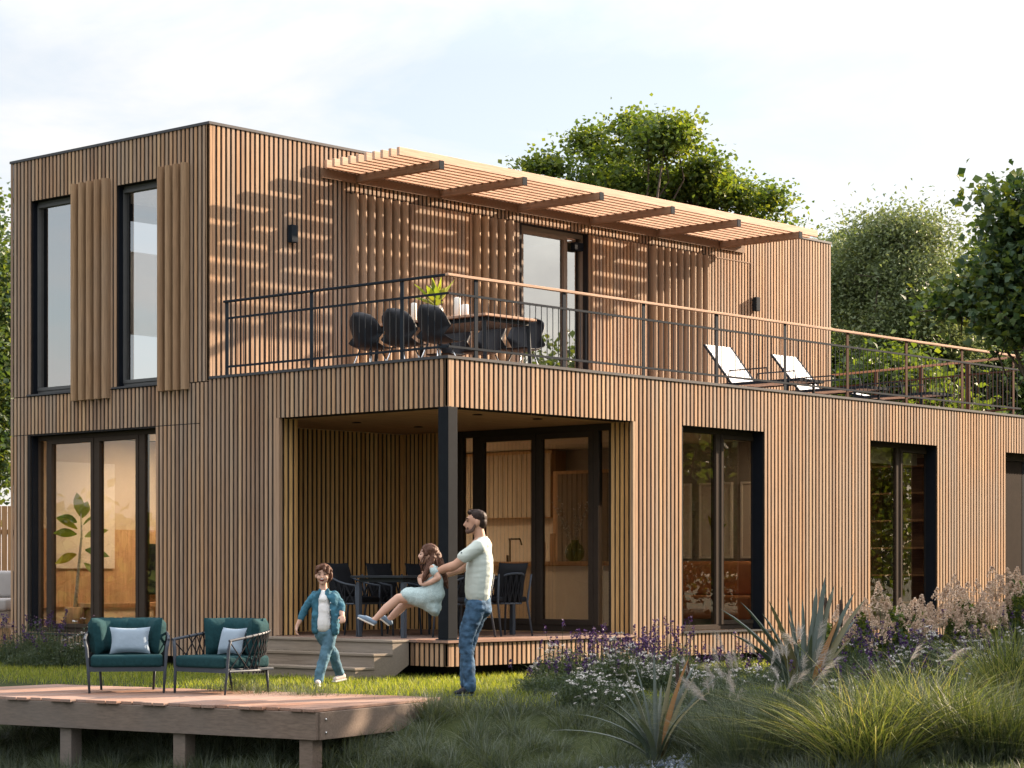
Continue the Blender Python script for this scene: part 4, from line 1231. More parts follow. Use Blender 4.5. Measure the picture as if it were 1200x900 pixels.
# ------------------------------------------------------------------ deck by the bank
A_, B_, C_, D_ = Vector((-4.84,-2.955,0)), Vector((-2.66,-2.43,0)), Vector((-3.60,2.56,0)), Vector((-5.70,2.50,0))
deck = thing('timber_deck', 'low grey brown timber deck on posts carrying the two armchairs', 'deck', (-4.2, -0.2, 0))
O_ = Vector((-4.2, -0.2, 0)); rg = np.random.default_rng(8)
bm_ = MB(); nb = 37
for i in range(nb):
    t0, t1 = i/nb, (i+1)/nb - 0.085/nb
    ex = -0.03 + (0.045 if i % 4 in (0, 1) else 0.0) + rg.normal()*0.004
    f0, f1 = A_.lerp(D_, t0), A_.lerp(D_, t1); k0, k1 = B_.lerp(C_, t0), B_.lerp(C_, t1)
    dv = (f0-k0).normalized()
    f0 = f0 + dv*(0.02+ex); f1 = f1 + dv*(0.02+ex); k0 = k0 - dv*0.015; k1 = k1 - dv*0.015
    bm_.prism([(p-O_)[:2] for p in (f0, k0, k1, f1)], -0.03, 0.0 + rg.normal()*0.0008)
bm_.build('deck_boards', M['deck'], deck, bevel=0.003, seg=1)
fx = (A_-D_).normalized(); sx_ = (B_-A_).normalized()
MB().beam(A_-O_+Vector((0,0,-0.158)) + sx_*0.02, D_-O_+Vector((0,0,-0.158)) + sx_*0.02, 0.045, 0.25).build('front_beam', M['grey_wood'], deck, bevel=0.004)
MB().beam(A_-O_+Vector((0,0,-0.158)) + sx_*0.045, B_-O_+Vector((0,0,-0.158)), 0.045, 0.25).build('side_beam', M['grey_wood'], deck, bevel=0.004)
MB().beam(B_-O_+Vector((0,0,-0.158))-sx_*0.04, C_-O_+Vector((0,0,-0.158))-sx_*0.04, 0.045, 0.25).build('back_beam', M['grey_wood'], deck, bevel=0.004)
for i, t in enumerate((0.012, 0.30, 0.565, 0.86)):
    for side in (0, 1):
        p = A_.lerp(D_, t) + sx_*(0.11 if i == 0 else 0.12) if side == 0 else B_.lerp(C_, t) - sx_*0.15
        zb = gz(p.x, p.y) - 0.35
        if i == 0: p = p - fx*0.07
        MB().beam(p-O_+Vector((0,0,-0.284)), p-O_+Vector((0,0,min(zb, -0.6))), 0.15, 0.15, up=fx).build('post', M['grey_wood'], deck, bevel=0.006)
for dz in (-0.09, -0.22):
    for q in (A_ + sx_*0.10, A_ + sx_*0.30):
        pass
bolts = [A_ + sx_*0.13 + Vector((0,0,z)) for z in (-0.10,-0.22)]
for b0 in bolts:
    MB().ball(b0 - O_ - Vector((-0.0,0.027,0)), 0.012, 8, 5).build('bolt', M['chrome'], deck)

# ------------------------------------------------------------------ lounge armchairs
def armchair_parts(root, wide):
    """front looks to -y; legs 0.74 wide"""
    fr = MB(); W, Dp = 0.39, 0.33
    seat = []
    # plan curve of the arm rail, from the front left round the back to the front right
    def curve(t):      # t 0..1
        a = pi*(t)
        x = -W*cos(a)*(1.0 if True else 1)
        e = 3.6
        x = -(abs(cos(a))**(2/e))*(1 if cos(a) > 0 else -1)*(W+0.035)
        y = -0.36 + (abs(sin(a))**(2/e))*0.74
        return x, y
    N_ = 28
    topz = lambda y: 0.545 + 0.10*max(0, (y+0.36)/0.74)
    top = [Vector((*curve(i/N_), 0)) for i in range(N_+1)]
    for v in top: v.z = topz(v.y)
    bot = [Vector((v.x*0.90, v.y*0.88-0.01, 0.235)) for v in top]
    # front legs go straight into the rail
    for s in (-1, 1):
        MB().tube([(s*0.375,-0.375,0),(s*0.388,-0.355,0.24),(s*0.405,-0.352,0.46),(s*0.425,-0.345,0.545)], [0.013,0.018,0.02,0.017], 8, flat=0.8).build('leg', M['alu'], root, smooth=True)
        MB().tube([(s*0.27,0.33,0),(s*0.285,0.29,0.24)], [0.013,0.017], 8).build('leg', M['alu'], root, smooth=True)
    fr.tube([top[0]] + top[1:-1] + [top[-1]], 0.015, 8)
    fr.tube(bot, 0.013, 6)
    fr.beam((-0.375,-0.345,0.245),(0.375,-0.345,0.245),0.03,0.05)
    fr.build('frame', M['alu'], root, smooth=False)
    rp_ = MB()
    for i in range(0, N_+1):
        for q in (-2, 2):
            j = i + q
            if 0 <= j <= N_:
                a, b = top[i], bot[j]; m_ = a.lerp(b, 0.5)
                rp_.tube([a, m_, b], 0.0065, 5)
    for i in range(1, N_): rp_.tube([bot[i], bot[i]+Vector((0,0,-0.03))], 0.010, 6)
    for i in range(1, N_, 1): rp_.ball(top[i], (0.019,0.019,0.019), 6, 4)
    rp_.build('rope_weave', M['rope'], root)
    pl = MB(); pl.box(-0.36,0.36,-0.35,0.32,0.235,0.262); pl.build('seat_base', M['alu'], root, bevel=0.006)
    cu = MB(); cu.box(-0.365,0.365,-0.385,0.26,0.264,0.385)
    cu.build('seat_cushion', M['teal'], root, smooth=True, bevel=0.032, seg=4)
    # back cushion: one wrapped cushion in panels
    K = [0.13,0.27,0.40,0.5,0.60,0.73,0.87] if wide else [0.13,0.27,0.42,0.58,0.73,0.87]
    bc = MB()
    for a, b in zip(K[:-1], K[1:]):
        p, q = Vector((*curve(a), 0)), Vector((*curve(b), 0))
        mid = (p+q)/2; ax = (q-p); L_ = ax.length; ax.normalize()
        nrm = Vector((-ax.y, ax.x, 0));
        if nrm.dot(Vector((0,0.05,0))-mid) < 0: nrm = -nrm
        lean = Vector((-nrm.x*0.12, -nrm.y*0.12, 1)).normalized()
        c = mid + nrm*0.085 + Vector((0,0,0.565))
        pillow(bc, L_+0.10, 0.40, 0.16, c, ax, lean, pinch=0.03, puff=0.3, n=8)
    bc.build('back_cushion', M['teal'], root, smooth=True)
c1 = thing('lounge_armchair', 'teal cushioned armchair seen from the front, left on the deck, with an oblong pale pillow', 'armchair', (-4.02, 0.78, 0.0), radians(-39), 'armchairs on the deck')
armchair_parts(c1, True)
c2 = thing('lounge_armchair', 'teal cushioned armchair turned to the left, right on the deck, showing its black rope side', 'armchair', (-3.50, -0.19, 0.0), radians(-88), 'armchairs on the deck')
for ch in list(c1.children):
    c = ch.copy(); COL.objects.link(c); c.parent = c2
for (cc, off, lb, w_) in ((c1, (0.03,-0.02), 'oblong pale blue pillow leaning on the back of the left armchair', 0.42), (c2, (0.06,0.02), 'pale blue pillow standing in the right armchair', 0.36)):
    p = cc.matrix_basis @ Vector((off[0], off[1], 0.385)) if False else None
    ca, sa = cos(cc.rotation_euler.z), sin(cc.rotation_euler.z)
    X = cc.location.x + off[0]*ca - off[1]*sa; Y = cc.location.y + off[0]*sa + off[1]*ca
    pw = MB(); pillow(pw, w_, 0.29, 0.12, (0,0,0.145), (1,0,0), (0,0.30,1), pinch=0.16)
    o = pw.build('throw_pillow', M['pale_blue'], None, smooth=True); o.location = (X, Y, 0.385); o.rotation_euler = (0,0,cc.rotation_euler.z)
    tag(o, lb, 'pillow', 'pillows on the armchairs')

# ------------------------------------------------------------------ dining set on the covered terrace
TF = 0.457
tb = thing('dining_table', 'dark thin topped dining table on the covered terrace behind the children', 'table', (1.30, 1.42, TF))
MB().box(-1.05,1.05,-0.45,0.45,0.715,0.745).build('tabletop', M['table_metal'], tb, bevel=0.004)
MB().box(-0.97,0.97,-0.38,0.38,0.665,0.712).build('apron', M['table_metal'], tb)
for sx in (-1, 1):
    for sy in (-1, 1):
        MB().beam((sx*0.97,sy*0.38,0),(sx*0.97,sy*0.38,0.664),0.055,0.055).build('leg', M['alu'], tb, bevel=0.004)
def rope_chair(name, label, loc, rz, group):
    root = thing(name, label, 'chair', loc, rz, group)
    for s in (-1, 1):
        MB().tube([(s*0.27,-0.25,0),(s*0.255,-0.22,0.42),(s*0.265,-0.22,0.62)], [0.013,0.015,0.013], 7).build('leg', M['alu'], root, smooth=True)
        MB().tube([(s*0.25,0.30,0),(s*0.235,0.22,0.42),(s*0.26,0.27,0.76)], [0.013,0.015,0.012], 7).build('leg', M['alu'], root, smooth=True)
    top = []
    for i in range(15):
        a = pi*i/14; top.append(Vector((-0.265*(1 if cos(a) > 0 else -1)*abs(cos(a))**0.75, -0.22 + 0.52*abs(sin(a))**0.75, 0.62+0.15*sin(a)**1.2)))
    bot = [Vector((v.x*0.93, v.y*0.85, 0.40)) for v in top]
    fr = MB(); fr.tube(top, 0.013, 6); fr.tube(bot, 0.012, 6); fr.beam((-0.25,-0.2,0.405),(0.25,-0.2,0.405),0.02,0.03)
    fr.build('frame', M['alu'], root)
    rp_ = MB()
    for i in range(15):
        for q in (-1, 0, 1):
            if 0 <= i+q < 15: rp_.tube([top[i], bot[i+q]], 0.011, 5)
    rp_.build('rope_weave', M['rope'], root)
    cu = MB(); cu.box(-0.24,0.24,-0.24,0.22,0.415,0.485); cu.build('seat_cushion', M['black_cushion'], root, smooth=True, bevel=0.025, seg=3)
    bc = MB(); pillow(bc, 0.47, 0.46, 0.12, (0,0.18,0.68), (1,0,0), (0,0.28,1), pinch=0.06); bc.build('back_cushion', M['black_cushion'], root, smooth=True)
    return root
gl = 'black rope chairs around the covered terrace table'
ch0 = rope_chair('rope_chair', 'black rope chair behind the table, leftmost, just right of the boy', (0.52, 2.10, TF), radians(12), gl)
def place(src, label, loc, rz):
    c = copy_tree(src); c.location = loc; c.rotation_euler = (0,0,rz); c['label'] = label; return c
place(ch0, 'black rope chair behind the table, second from the left, above the girl\'s legs', (1.28, 2.18, TF), radians(4))
place(ch0, 'black rope chair behind the table, mostly hidden by the girl', (1.95, 2.15, TF), radians(-2))
place(ch0, 'black rope chair seen from behind, just right of the man', (1.86, 0.86, TF), radians(172))
place(ch0, 'black rope chair seen from behind, hidden by the man and the corner post', (1.02, 0.72, TF), radians(186))

# ------------------------------------------------------------------ dining set on the roof terrace
RF = 3.619
tb = thing('terrace_table', 'long table with brown wooden top on the roof terrace', 'table', (1.78, 1.62, RF))
MB().box(-0.47,0.47,-1.0,1.0,0.735,0.765).build('tabletop', M['rail_wood'], tb, bevel=0.004)
MB().box(-0.40,0.40,-0.93,0.93,0.68,0.732).build('apron', M['table_metal'], tb)
for sx in (-1, 1):
    for sy in (-1, 1):
        MB().beam((sx*0.42,sy*0.95,0),(sx*0.40,sy*0.92,0.679),0.045,0.045).build('leg', M['table_metal'], tb, bevel=0.004)
def shell_chair(label, loc, rz, group):
    root = thing('shell_chair', label, 'chair', loc, rz, group)
    V = []; F = []; nu, nv_ = 14, 14
    for i in range(nu+1):
        for j in range(nv_+1):
            u = 2*i/nu-1; t = j/nv_
            # profile: seat front -> seat back -> backrest top
            if t < 0.45:
                q = t/0.45; y = -0.24+0.40*q; z = 0.45-0.035*sin(pi*q); w = 0.20+0.05*q; lip = 0.05*abs(u)**3*q
            else:
                q = (t-0.45)/0.55; y = 0.16+0.13*q**0.8; z = 0.45+0.40*q; w = 0.25*sqrt(max(0.0, 1-(max(0, q-0.35)/0.66)**2.6)); lip = 0.13*(1-q)*abs(u)**2.5
            x = u*w
            V.append((x, y - 0.16*abs(u)**2.2*(1 if t > 0.45 else 0.0)*(1-0.4*((t-0.45)/0.55 if t > .45 else 0)), z + lip))
    for i in range(nu):
        for j in range(nv_):
            a = i*(nv_+1)+j; F.append((a, a+nv_+1, a+nv_+2, a+1))
    sh = MB(); sh.add(V, F); o = sh.build('seat_shell', M['shell'], root, smooth=True)
    so = o.modifiers.new('Solidify', 'SOLIDIFY'); so.thickness = 0.012
    for sx in (-1, 1):
        for sy in (-1, 1):
            MB().tube([(sx*0.21,sy*0.22,0),(sx*0.09,sy*0.10,0.41)], [0.009,0.011], 6).build('leg', M['chrome'], root, smooth=True)
    return root
gs = 'dark shell chairs around the roof terrace table'
s0 = shell_chair('dark shell chair with its back to the railing, farthest left at the terrace table', (1.06, 2.34, RF), radians(-90), gs)
def place2(label, x, y, rz): return place(s0, label, (x, y, RF), rz)
s0.rotation_euler = (0,0,radians(90))
place2('dark shell chair with its back to the railing, second from the left', 1.04, 1.74, radians(94))
place2('dark shell chair with its back to the railing, below the potted plant', 1.02, 1.12, radians(86))
place2('dark shell chair on the far side of the table, left one', 2.46, 2.30, radians(-88))
place2('dark shell chair on the far side of the table, middle one', 2.48, 1.70, radians(-95))
place2('dark shell chair on the far side of the table, right one, seen side on', 2.55, 1.12, radians(-80))
def bottle(px, py, label, h, r):
    p = onz(px, py, RF+0.766); o = thing('candle', label, 'candle', (p.x, p.y, RF+0.767), group='candles on the roof terrace table')
    MB().lathe([(r*0.8,0),(r,0.01),(r,h*0.86),(r*0.8,h*0.9)], n=14).build('candle_body', M['wax'], o, smooth=True)
    MB().tube([(0,0,h*0.9),(0.001,0,h)], 0.004, 5).build('wick', M['rope'], o)
bottle(485, 377.0, 'cream candle left of the potted plant on the roof terrace table', 0.26, 0.035)
bottle(536, 372.5, 'tallest cream candle right of the potted plant', 0.28, 0.04)
bottle(545, 371.5, 'short wide cream candle right of the tallest one', 0.17, 0.045)
p = onz(512, 374.5, RF+0.766)
v = thing('potted_plant', 'leafy yellow green plant in a pale pot on the roof terrace table', 'plant', (p.x, p.y, RF+0.767))
MB().lathe([(0.05,0),(0.075,0.03),(0.08,0.12),(0.06,0.16),(0.065,0.17)], n=16).build('pot', M['ceramic'], v, smooth=True)
rg = np.random.default_rng(15); lf = MB()
for i in range(26):
    a = rg.random()*2*pi; el = 0.35+1.1*rg.random(); L_ = 0.26+0.28*rg.random(); wv = 0.035+0.035*rg.random()
    dv = Vector((cos(a)*cos(el), sin(a)*cos(el), sin(el))); sd_ = dv.cross(Vector((0,0,1))).normalized(); up = sd_.cross(dv)
    b0 = Vector((0,0,0.15)); V = []
    for k in range(6):
        t = k/5; c = b0 + dv*(L_*t) + Vector((0,0,-0.10*t*t)); w = wv*sin(pi*min(1, 0.08+t*0.92))
        if t < 0.35: w *= 0.25
        V += [c-sd_*w, c+up*(-w*0.3), c+sd_*w]
    lf.add(V, [(3*k+q, 3*k+q+1, 3*k+q+4, 3*k+q+3) for k in range(5) for q in (0,1)])
lf.build('leaves', M['plant_leaf'], v, smooth=True)

# sun loungers
def lounger(label, x, y, rz, ang, group):
    root = thing('sun_lounger', label, 'sun lounger', (x, y, RF), rz, group)
    ca, sa = cos(ang), sin(ang)
    hinge = Vector((0, 0, 0.33)); head = hinge + Vector((0, ca*0.78, sa*0.78))
    s = MB(); 
    s.beam(hinge+Vector((0,0.01,0.0)), head, 0.58, 0.022, up=(0,-sa,ca)); s.build('back_sling', M['sling'], root, bevel=0.006)
    s = MB(); s.box(-0.29,0.29,-1.15,-0.01,0.322,0.344); s.build('seat_sling', M['sling'], root, bevel=0.006)
    f = MB()
    for q in (-1, 1):
        f.beam((q*0.305,-1.18,0.325),(q*0.305,0.70,0.325),0.03,0.04)
        f.beam(hinge+Vector((q*0.305,0,0)), head+Vector((q*0.305,0,0)),0.025,0.03)
        f.tube([(q*0.33,0.05,0.33),(q*0.33,0.02,0.52),(q*0.33,-0.65,0.52),(q*0.33,-0.68,0.33)], 0.011, 6)
    f.beam((-0.29,-1.18,0.325),(0.29,-1.18,0.325),0.03,0.04)
    f.build('frame', M['steel'], root)
    for q in (-1, 1):
        for yy in (-1.0, 0.55): MB().beam((q*0.305,yy,0),(q*0.305,yy,0.304),0.03,0.03).build('leg', M['steel'], root)
gg = 'white sun loungers on the roof terrace'
lounger('white sun lounger with raised back, left one of three', 7.72, 1.42, radians(-2), radians(50), gg)
lounger('white sun lounger with raised back, middle one of three', 9.42, 1.42, radians(-2), radians(48), gg)
lounger('white sun lounger with lowered back, rightmost and mostly hidden by the parapet', 11.0, 1.30, radians(0), radians(12), gg)

# ------------------------------------------------------------------ beyond the left end of the house
fz = thing('board_fence', 'orange brown vertical board fence behind the left end of the house', 'fence', tuple(at(-60, 673, 36.5)[:2]) + (0,))
fb = MB()
for i in range(60):
    u = -3.0 + i*0.10
    c = RV*u
    fb.beam(c + Vector((0,0,0.05)), c + Vector((0,0,2.32)), 0.022, 0.088, up=RV)
fb.build('boards', M['fence'], fz)
MB().beam(RV*-3.0 + DV*0.03 + Vector((0,0,1.9)), RV*3.0 + DV*0.03 + Vector((0,0,1.9)), 0.04, 0.08).build('rail', M['fence'], fz)
MB().beam(RV*-3.0 + DV*0.03 + Vector((0,0,0.4)), RV*3.0 + DV*0.03 + Vector((0,0,0.4)), 0.04, 0.08).build('rail', M['fence'], fz)
p = at(-22, 673, 34.6)
dk2 = thing('side_terrace', 'low wooden platform under the grey sofa at the left edge', 'platform', (p.x, p.y, 0), TH-pi/2)
sk = MB()
for i in range(26): sk.box(-1.3+i*0.1, -1.3+i*0.1+0.07, -0.65, -0.63, 0.05, 0.40)
sk.build('skirt_boards', M['fence'], dk2); MB().box(-1.32,1.35,-0.68,1.1,0.41,0.45).build('platform_boards', M['deck'], dk2)
sf = thing('garden_sofa', 'light grey outdoor sofa at the left edge beyond the house corner', 'sofa', (p.x, p.y, 0.452), TH-pi/2)
MB().box(-0.95,0.48,-0.35,0.45,0.10,0.20).build('base', M['step_wood'], sf)
for q in (-0.9, 0.42):
    for w in (-0.3, 0.4): MB().box(q-0.03,q+0.03,w-0.03,w+0.03,0,0.099).build('leg', M['step_wood'], sf)
MB().box(-0.95,0.48,-0.38,0.35,0.202,0.40).build('seat_cushion', M['grey_fabric'], sf, smooth=True, bevel=0.05, seg=3)
MB().box(-0.95,0.46,0.25,0.45,0.402,0.82).build('back_cushion', M['grey_fabric'], sf, smooth=True, bevel=0.06, seg=3)
# ------------------------------------------------------------------ rooms behind the glass
def emis(name, col, s):
    m, N, L, b = new_mat(name)
    b.inputs['Base Color'].default_value = tuple(col) + (1,)
    b.inputs['Emission Color'].default_value = tuple(col) + (1,); b.inputs['Emission Strength'].default_value = s
    return m
M['lamp_glow'] = emis('lit ceiling lamp', (1.0, 0.78, 0.54), 16.0)
M['lamp_glow2'] = emis('lit cool ceiling lamp', (1.0, 0.90, 0.78), 7.0)
def ceil_lamp(label, x, y, z, r=0.45, mat='lamp_glow'):
    o = thing('ceiling_lamp', label, 'lamp', (x, y, z), group='ceiling lamps inside the house')
    MB().lathe([(r,-0.05),(r,-0.01),(r*0.9,-0.005)], n=28).build('shade', M['white_int'], o)
    MB().lathe([(r*0.94,-0.058),(r*0.94,-0.052)], n=28).build('diffuser', M[mat], o)
for lb, x, y, z, r, mt in (('round ceiling lamp in the back corner of the kitchen', 4.6, 7.4, 3.168, 0.50, 'lamp_glow'),
        ('round ceiling lamp above the rust sofa', 7.45, 0.50, 3.168, 0.19, 'lamp_glow'),
        ('round ceiling lamp in the left ground floor room', 1.9, 6.6, 3.168, 0.50, 'lamp_glow'),
        ('small ceiling lamp in the shelf room', 10.2, 3.0, 3.168, 0.22, 'lamp_glow'),
        ('ceiling lamp in the upper left room', 2.2, 6.4, 6.598, 0.42, 'lamp_glow2')):
    ceil_lamp(lb, x, y, z, r, mt)

M['larder'] = plain('brown grey larder front', (0.20,0.155,0.115), 0.7, noise=0.06)
# left room
def simple(name, label, cat, mat, boxes, bevel=0.0, smooth=False, group=None):
    mb = MB()
    x = sum((b[0]+b[1])/2 for b in boxes)/len(boxes); y = sum((b[2]+b[3])/2 for b in boxes)/len(boxes); z = min(b[4] for b in boxes)
    for b in boxes: mb.box(b[0]-x, b[1]-x, b[2]-y, b[3]-y, b[4]-z, b[5]-z)
    o = mb.build(name, M[mat], None, bevel=bevel, smooth=smooth, seg=3 if smooth else 1); o.location = (x, y, z)
    return tag(o, label, cat, group)
part('interior_wall', 'int_wall', (0.28, NX+0.16, YB-0.262, YB-0.245, 0.46, 3.16))
part('wall_panelling', 'int_wood', (0.30, NX+0.16, YB-0.31, YB-0.264, 0.75, 1.86))
simple('wall_canvas', 'large plain cream canvas hanging in the left ground floor room', 'picture', 'paper', [(0.52, 1.55, YB-0.345, YB-0.315, 1.30, 2.80)])
simple('fireplace', 'dark rectangular fireplace opening right of the cream canvas', 'fireplace', 'frame_dark', [(2.05, 3.2, YB-0.40, YB-0.315, 0.92, 1.66)], bevel=0.01)
simple('cream_sofa', 'cream sofa seen through the left ground floor window', 'sofa', 'cream_fabric', [(1.9, 3.2, 6.9, 7.5, 0.60, 0.92)], bevel=0.06, smooth=True)
bt = thing('low_bench', 'pinkish wooden bench inside the left ground floor window', 'bench', (1.1, 7.25, 0.456))
MB().box(-0.75,0.75,-0.2,0.2,0.30,0.36).build('seat', M['int_wood'], bt, bevel=0.004)
for q in (-0.65, 0.65): MB().box(q-0.03,q+0.03,-0.17,0.17,0,0.299).build('leg', M['int_wood'], bt)
p = at(88, 700, 31.1)
ip = thing('indoor_plant', 'tall pale stemmed plant with long yellow green leaves inside the left window', 'plant', (p.x, p.y, 0.456))
MB().lathe([(0.10,0),(0.13,0.02),(0.15,0.30),(0.13,0.31)], n=18).build('pot', M['int_wood'], ip, smooth=True)
stem = [Vector((0,0,0.28)), Vector((0.02,-0.02,0.6)), Vector((0.05,-0.03,0.95)), Vector((0.07,-0.06,1.3)), Vector((0.06,-0.05,1.62))]
MB().tube(stem, [0.030,0.024,0.020,0.016,0.008], 8).build('stem', plain('birch pale bark', (0.42,0.38,0.33), 0.8, noise=0.4, nscale=30), ip, smooth=True)
lf = MB(); rg = np.random.default_rng(9)
for i, (dx, dz, h0, L_) in enumerate([(-1,0.75,1.45,0.36),(-0.9,0.2,1.4,0.34),(0.9,0.9,1.5,0.36),(0.8,0.4,1.35,0.36),(1,-0.1,1.2,0.34),(-0.8,-0.2,1.15,0.30),(-0.15,1,1.6,0.40),(0.25,1,1.58,0.30),(0.6,-0.4,1.05,0.26),(-1,0.5,1.55,0.3)]):
    dv = (RV*dx + Vector((0,0,dz)) + DV*rg.normal()*0.3).normalized(); sd_ = (Vector((0,0,1)).cross(DV)*(-dz) + Vector((0,0,1))*dx*0.8 + DV*0.4).normalized(); sd_ = (sd_ - dv*sd_.dot(dv)).normalized()
    b0 = Vector((0.06,-0.05,h0-0.1)); V = []
    for k in range(7):
        t = k/6; c = b0 + dv*(0.06+L_*t) + Vector((0,0,-0.06*t*t)); w = 0.075*sin(pi*min(1, 0.05+t*0.95))
        V += [c-sd_*w, c-DV*w*0.25, c+sd_*w]
    lf.add(V, [(3*k+q, 3*k+q+1, 3*k+q+4, 3*k+q+3) for k in range(6) for q in (0,1)])
lf.build('leaves', M['plant_leaf'], ip, smooth=True)

# kitchen against the partition at x = 8.05
def grooves(name, mat, x, y0, y1, z0, z1, pitch=0.10, gap=0.012, t=0.02):
    mb = MB(); n = int((y1-y0)/pitch)
    for i in range(n): mb.box(x-t, x, y0+i*pitch, y0+(i+1)*pitch-gap, z0, z1)
    return mb
k1 = thing('kitchen_wall_unit', 'pale grooved upper kitchen cupboards seen through the glazed doors', 'cupboard', (7.7, 6.85, 2.1))
MB().box(-0.0,0.34,-1.75,1.9,0,1.05).build('carcass', M['int_wood'], k1)
grooves('x','int_wall',-0.002,-1.75,1.9,0.01,1.0).build('grooved_front', M['int_wall'], k1)
k2 = thing('tall_larder_unit', 'darker grooved tall unit right of the kitchen cupboards', 'cupboard', (7.6, 4.38, 0.457))
MB().box(0,0.44,-0.60,0.60,0,2.35).build('carcass', M['int_wood'], k2)
grooves('x','',-0.002,-0.60,0.60,0.02,2.3).build('grooved_front', M['larder'], k2)
part('splashback', 'tile', (8.03, 8.048, 4.3, 8.0, 1.35, 2.1))
kc = thing('kitchen_counter', 'kitchen counter with pale top below the tiled wall', 'counter', (7.7, 6.0, 0.457))
MB().box(-0.25,0.32,-1.75,1.9,0,0.86).build('cabinet', M['int_wall'], kc); MB().box(-0.27,0.33,-1.77,1.92,0.861,0.90).build('worktop', M['int_wood'], kc)
ki = thing('kitchen_island', 'kitchen island with wooden top behind the glazed doors', 'kitchen island', (6.3, 4.2, 0.457))
for a, b in ((-1.6,-0.5),(-0.49,0.6),(0.61,1.7)): MB().box(-0.35,0.35,a,b,0,0.88).build('cabinet', M['white_int' if a < -1 else 'int_wall'], ki, bevel=0.004)
MB().box(-0.42,0.42,-1.7,1.8,0.882,0.945).build('worktop', M['int_wood'], ki, bevel=0.004)
p = at(595, 656, 32.0)
fa = thing('kitchen_tap', 'slim dark bent tap on the kitchen island, right of the man\'s head', 'tap', (6.35, 4.75, 1.403))
MB().tube([(0,0,0),(0,0,0.32),(0.0,0.02,0.34),(0.0,-0.2,0.34),(0,-0.235,0.25)], 0.012, 8).build('spout', M['frame'], fa, smooth=True)
MB().tube([(0,0.05,0),(0,0.05,0.10)], 0.018, 8).build('lever', M['frame'], fa)
for i, (y, h, w, lb) in enumerate(((4.30, 0.30, 0.16, 'dark square chopping board leaning on the island'), (4.12, 0.42, 0.10, 'tall narrow chopping board behind the square one'))):
    o = MB().box(-0.01,0.01,-w/2,w/2,0,h).build('chopping_board', M['int_wood'], None, bevel=0.01); o.location = (6.55+0.05*i, y, 1.403); tag(o, lb, 'chopping board', 'chopping boards')
vz = thing('glass_vase', 'round green glass vase with tall blossoming twigs on the kitchen island', 'vase', (6.2, 3.35, 1.403))
MB().lathe([(0.07,0),(0.13,0.05),(0.145,0.14),(0.12,0.22),(0.06,0.27),(0.065,0.31)], n=22).build('vase', M['green_glass'], vz, smooth=True)
tw = MB(); bl = []; rg = np.random.default_rng(4)
for i in range(11):
    a = rg.random()*2*pi; sp = 0.12+0.22*rg.random(); h = 0.6+0.35*rg.random()
    pts = [Vector((0,0,0.05)), Vector((cos(a)*sp*0.3, sin(a)*sp*0.3, h*0.45)), Vector((cos(a)*sp*1.2, sin(a)*sp*1.2, h))]
    tw.tube(pts, [0.004,0.0035,0.002], 4)
    for _ in range(22):
        t = 0.35+0.65*rg.random(); q = pts[1].lerp(pts[2], (t-0.35)/0.65); bl.append((q.x+rg.normal()*0.012, q.y+rg.normal()*0.012, q.z+rg.normal()*0.012))
tw.build('twigs', M['plume'], vz)
V, F = leaves(np.array(bl), 0.03, rg, aspect=0.9); tag(raw_object('blossom', V, F, M['white_fl'], vz, var=rg.random(len(F))), kind='stuff')
# middle window: pictures and rust sofa on the partition's near part
for i, (y0, y1, lb) in enumerate(((2.62, 3.02, 'framed print at the left edge of the middle window'), (1.86, 2.46, 'framed print with a green leaf seen in the middle window'), (1.20, 1.70, 'framed print right of the window post in the middle window'))):
    o = thing('framed_print', lb, 'picture', (8.03, (y0+y1)/2, 1.45), group='framed prints in the living room')
    w = (y1-y0)/2
    fr = MB()
    for (a, b, c, d) in ((-w, w, 0, 0.03), (-w, w, 1.09, 1.12), (-w, -w+0.03, 0.031, 1.089), (w-0.03, w, 0.031, 1.089)): fr.box(-0.03, 0.015, a, b, c, d)
    fr.build('frame', M['white_int'], o); MB().box(-0.01, 0.014, -w+0.032, w-0.032, 0.032, 1.088).build('print', M['paper'], o)
    if i == 1:
        q = MB()
        for (dy, dz, L_, w_) in ((0.02,1,0.46,0.05),(-0.45,1,0.36,0.045),(0.5,0.9,0.30,0.04),(-0.9,0.6,0.24,0.03)):
            n_ = sqrt(dy*dy+dz*dz); dy, dz = dy/n_, dz/n_; b0 = (0.0, 0.38)
            pts = []
            for k in range(7):
                t = k/6; ww = w_*sin(pi*t)
                pts.append((-0.013, b0[0]+dy*L_*t - dz*ww, b0[1]+dz*L_*t + dy*ww))
            for k in range(6, -1, -1):
                t = k/6; ww = w_*sin(pi*t)
                pts.append((-0.013, b0[0]+dy*L_*t + dz*ww, b0[1]+dz*L_*t - dy*ww))
            q.add(pts, [tuple(range(14))])
        q.build('leaf_motif', M['plant_leaf'], o)
so = thing('rust_sofa', 'rust orange sofa below the framed prints behind the middle window', 'sofa', (7.45, 1.7, 0.457))
MB().box(-0.45,0.35,-0.9,1.1,0.12,0.46).build('seat', M['orange_fabric'], so, smooth=True, bevel=0.05, seg=3)
MB().box(0.1,0.5,-0.9,1.1,0.462,0.95).build('backrest', M['orange_fabric'], so, smooth=True, bevel=0.06, seg=3)
for a in (-0.85, 1.05):
    for b in (-0.4, 0.4): MB().box(b-0.02,b+0.02,a-0.02,a+0.02,0,0.119).build('leg', M['frame_dark'], so)
ct = thing('side_table', 'round black wire side table behind the left edge of the middle window', 'side table', (6.3, 1.75, 0.457))
MB().lathe([(0.22,0.52),(0.22,0.54)], n=20).build('tabletop', M['steel'], ct)
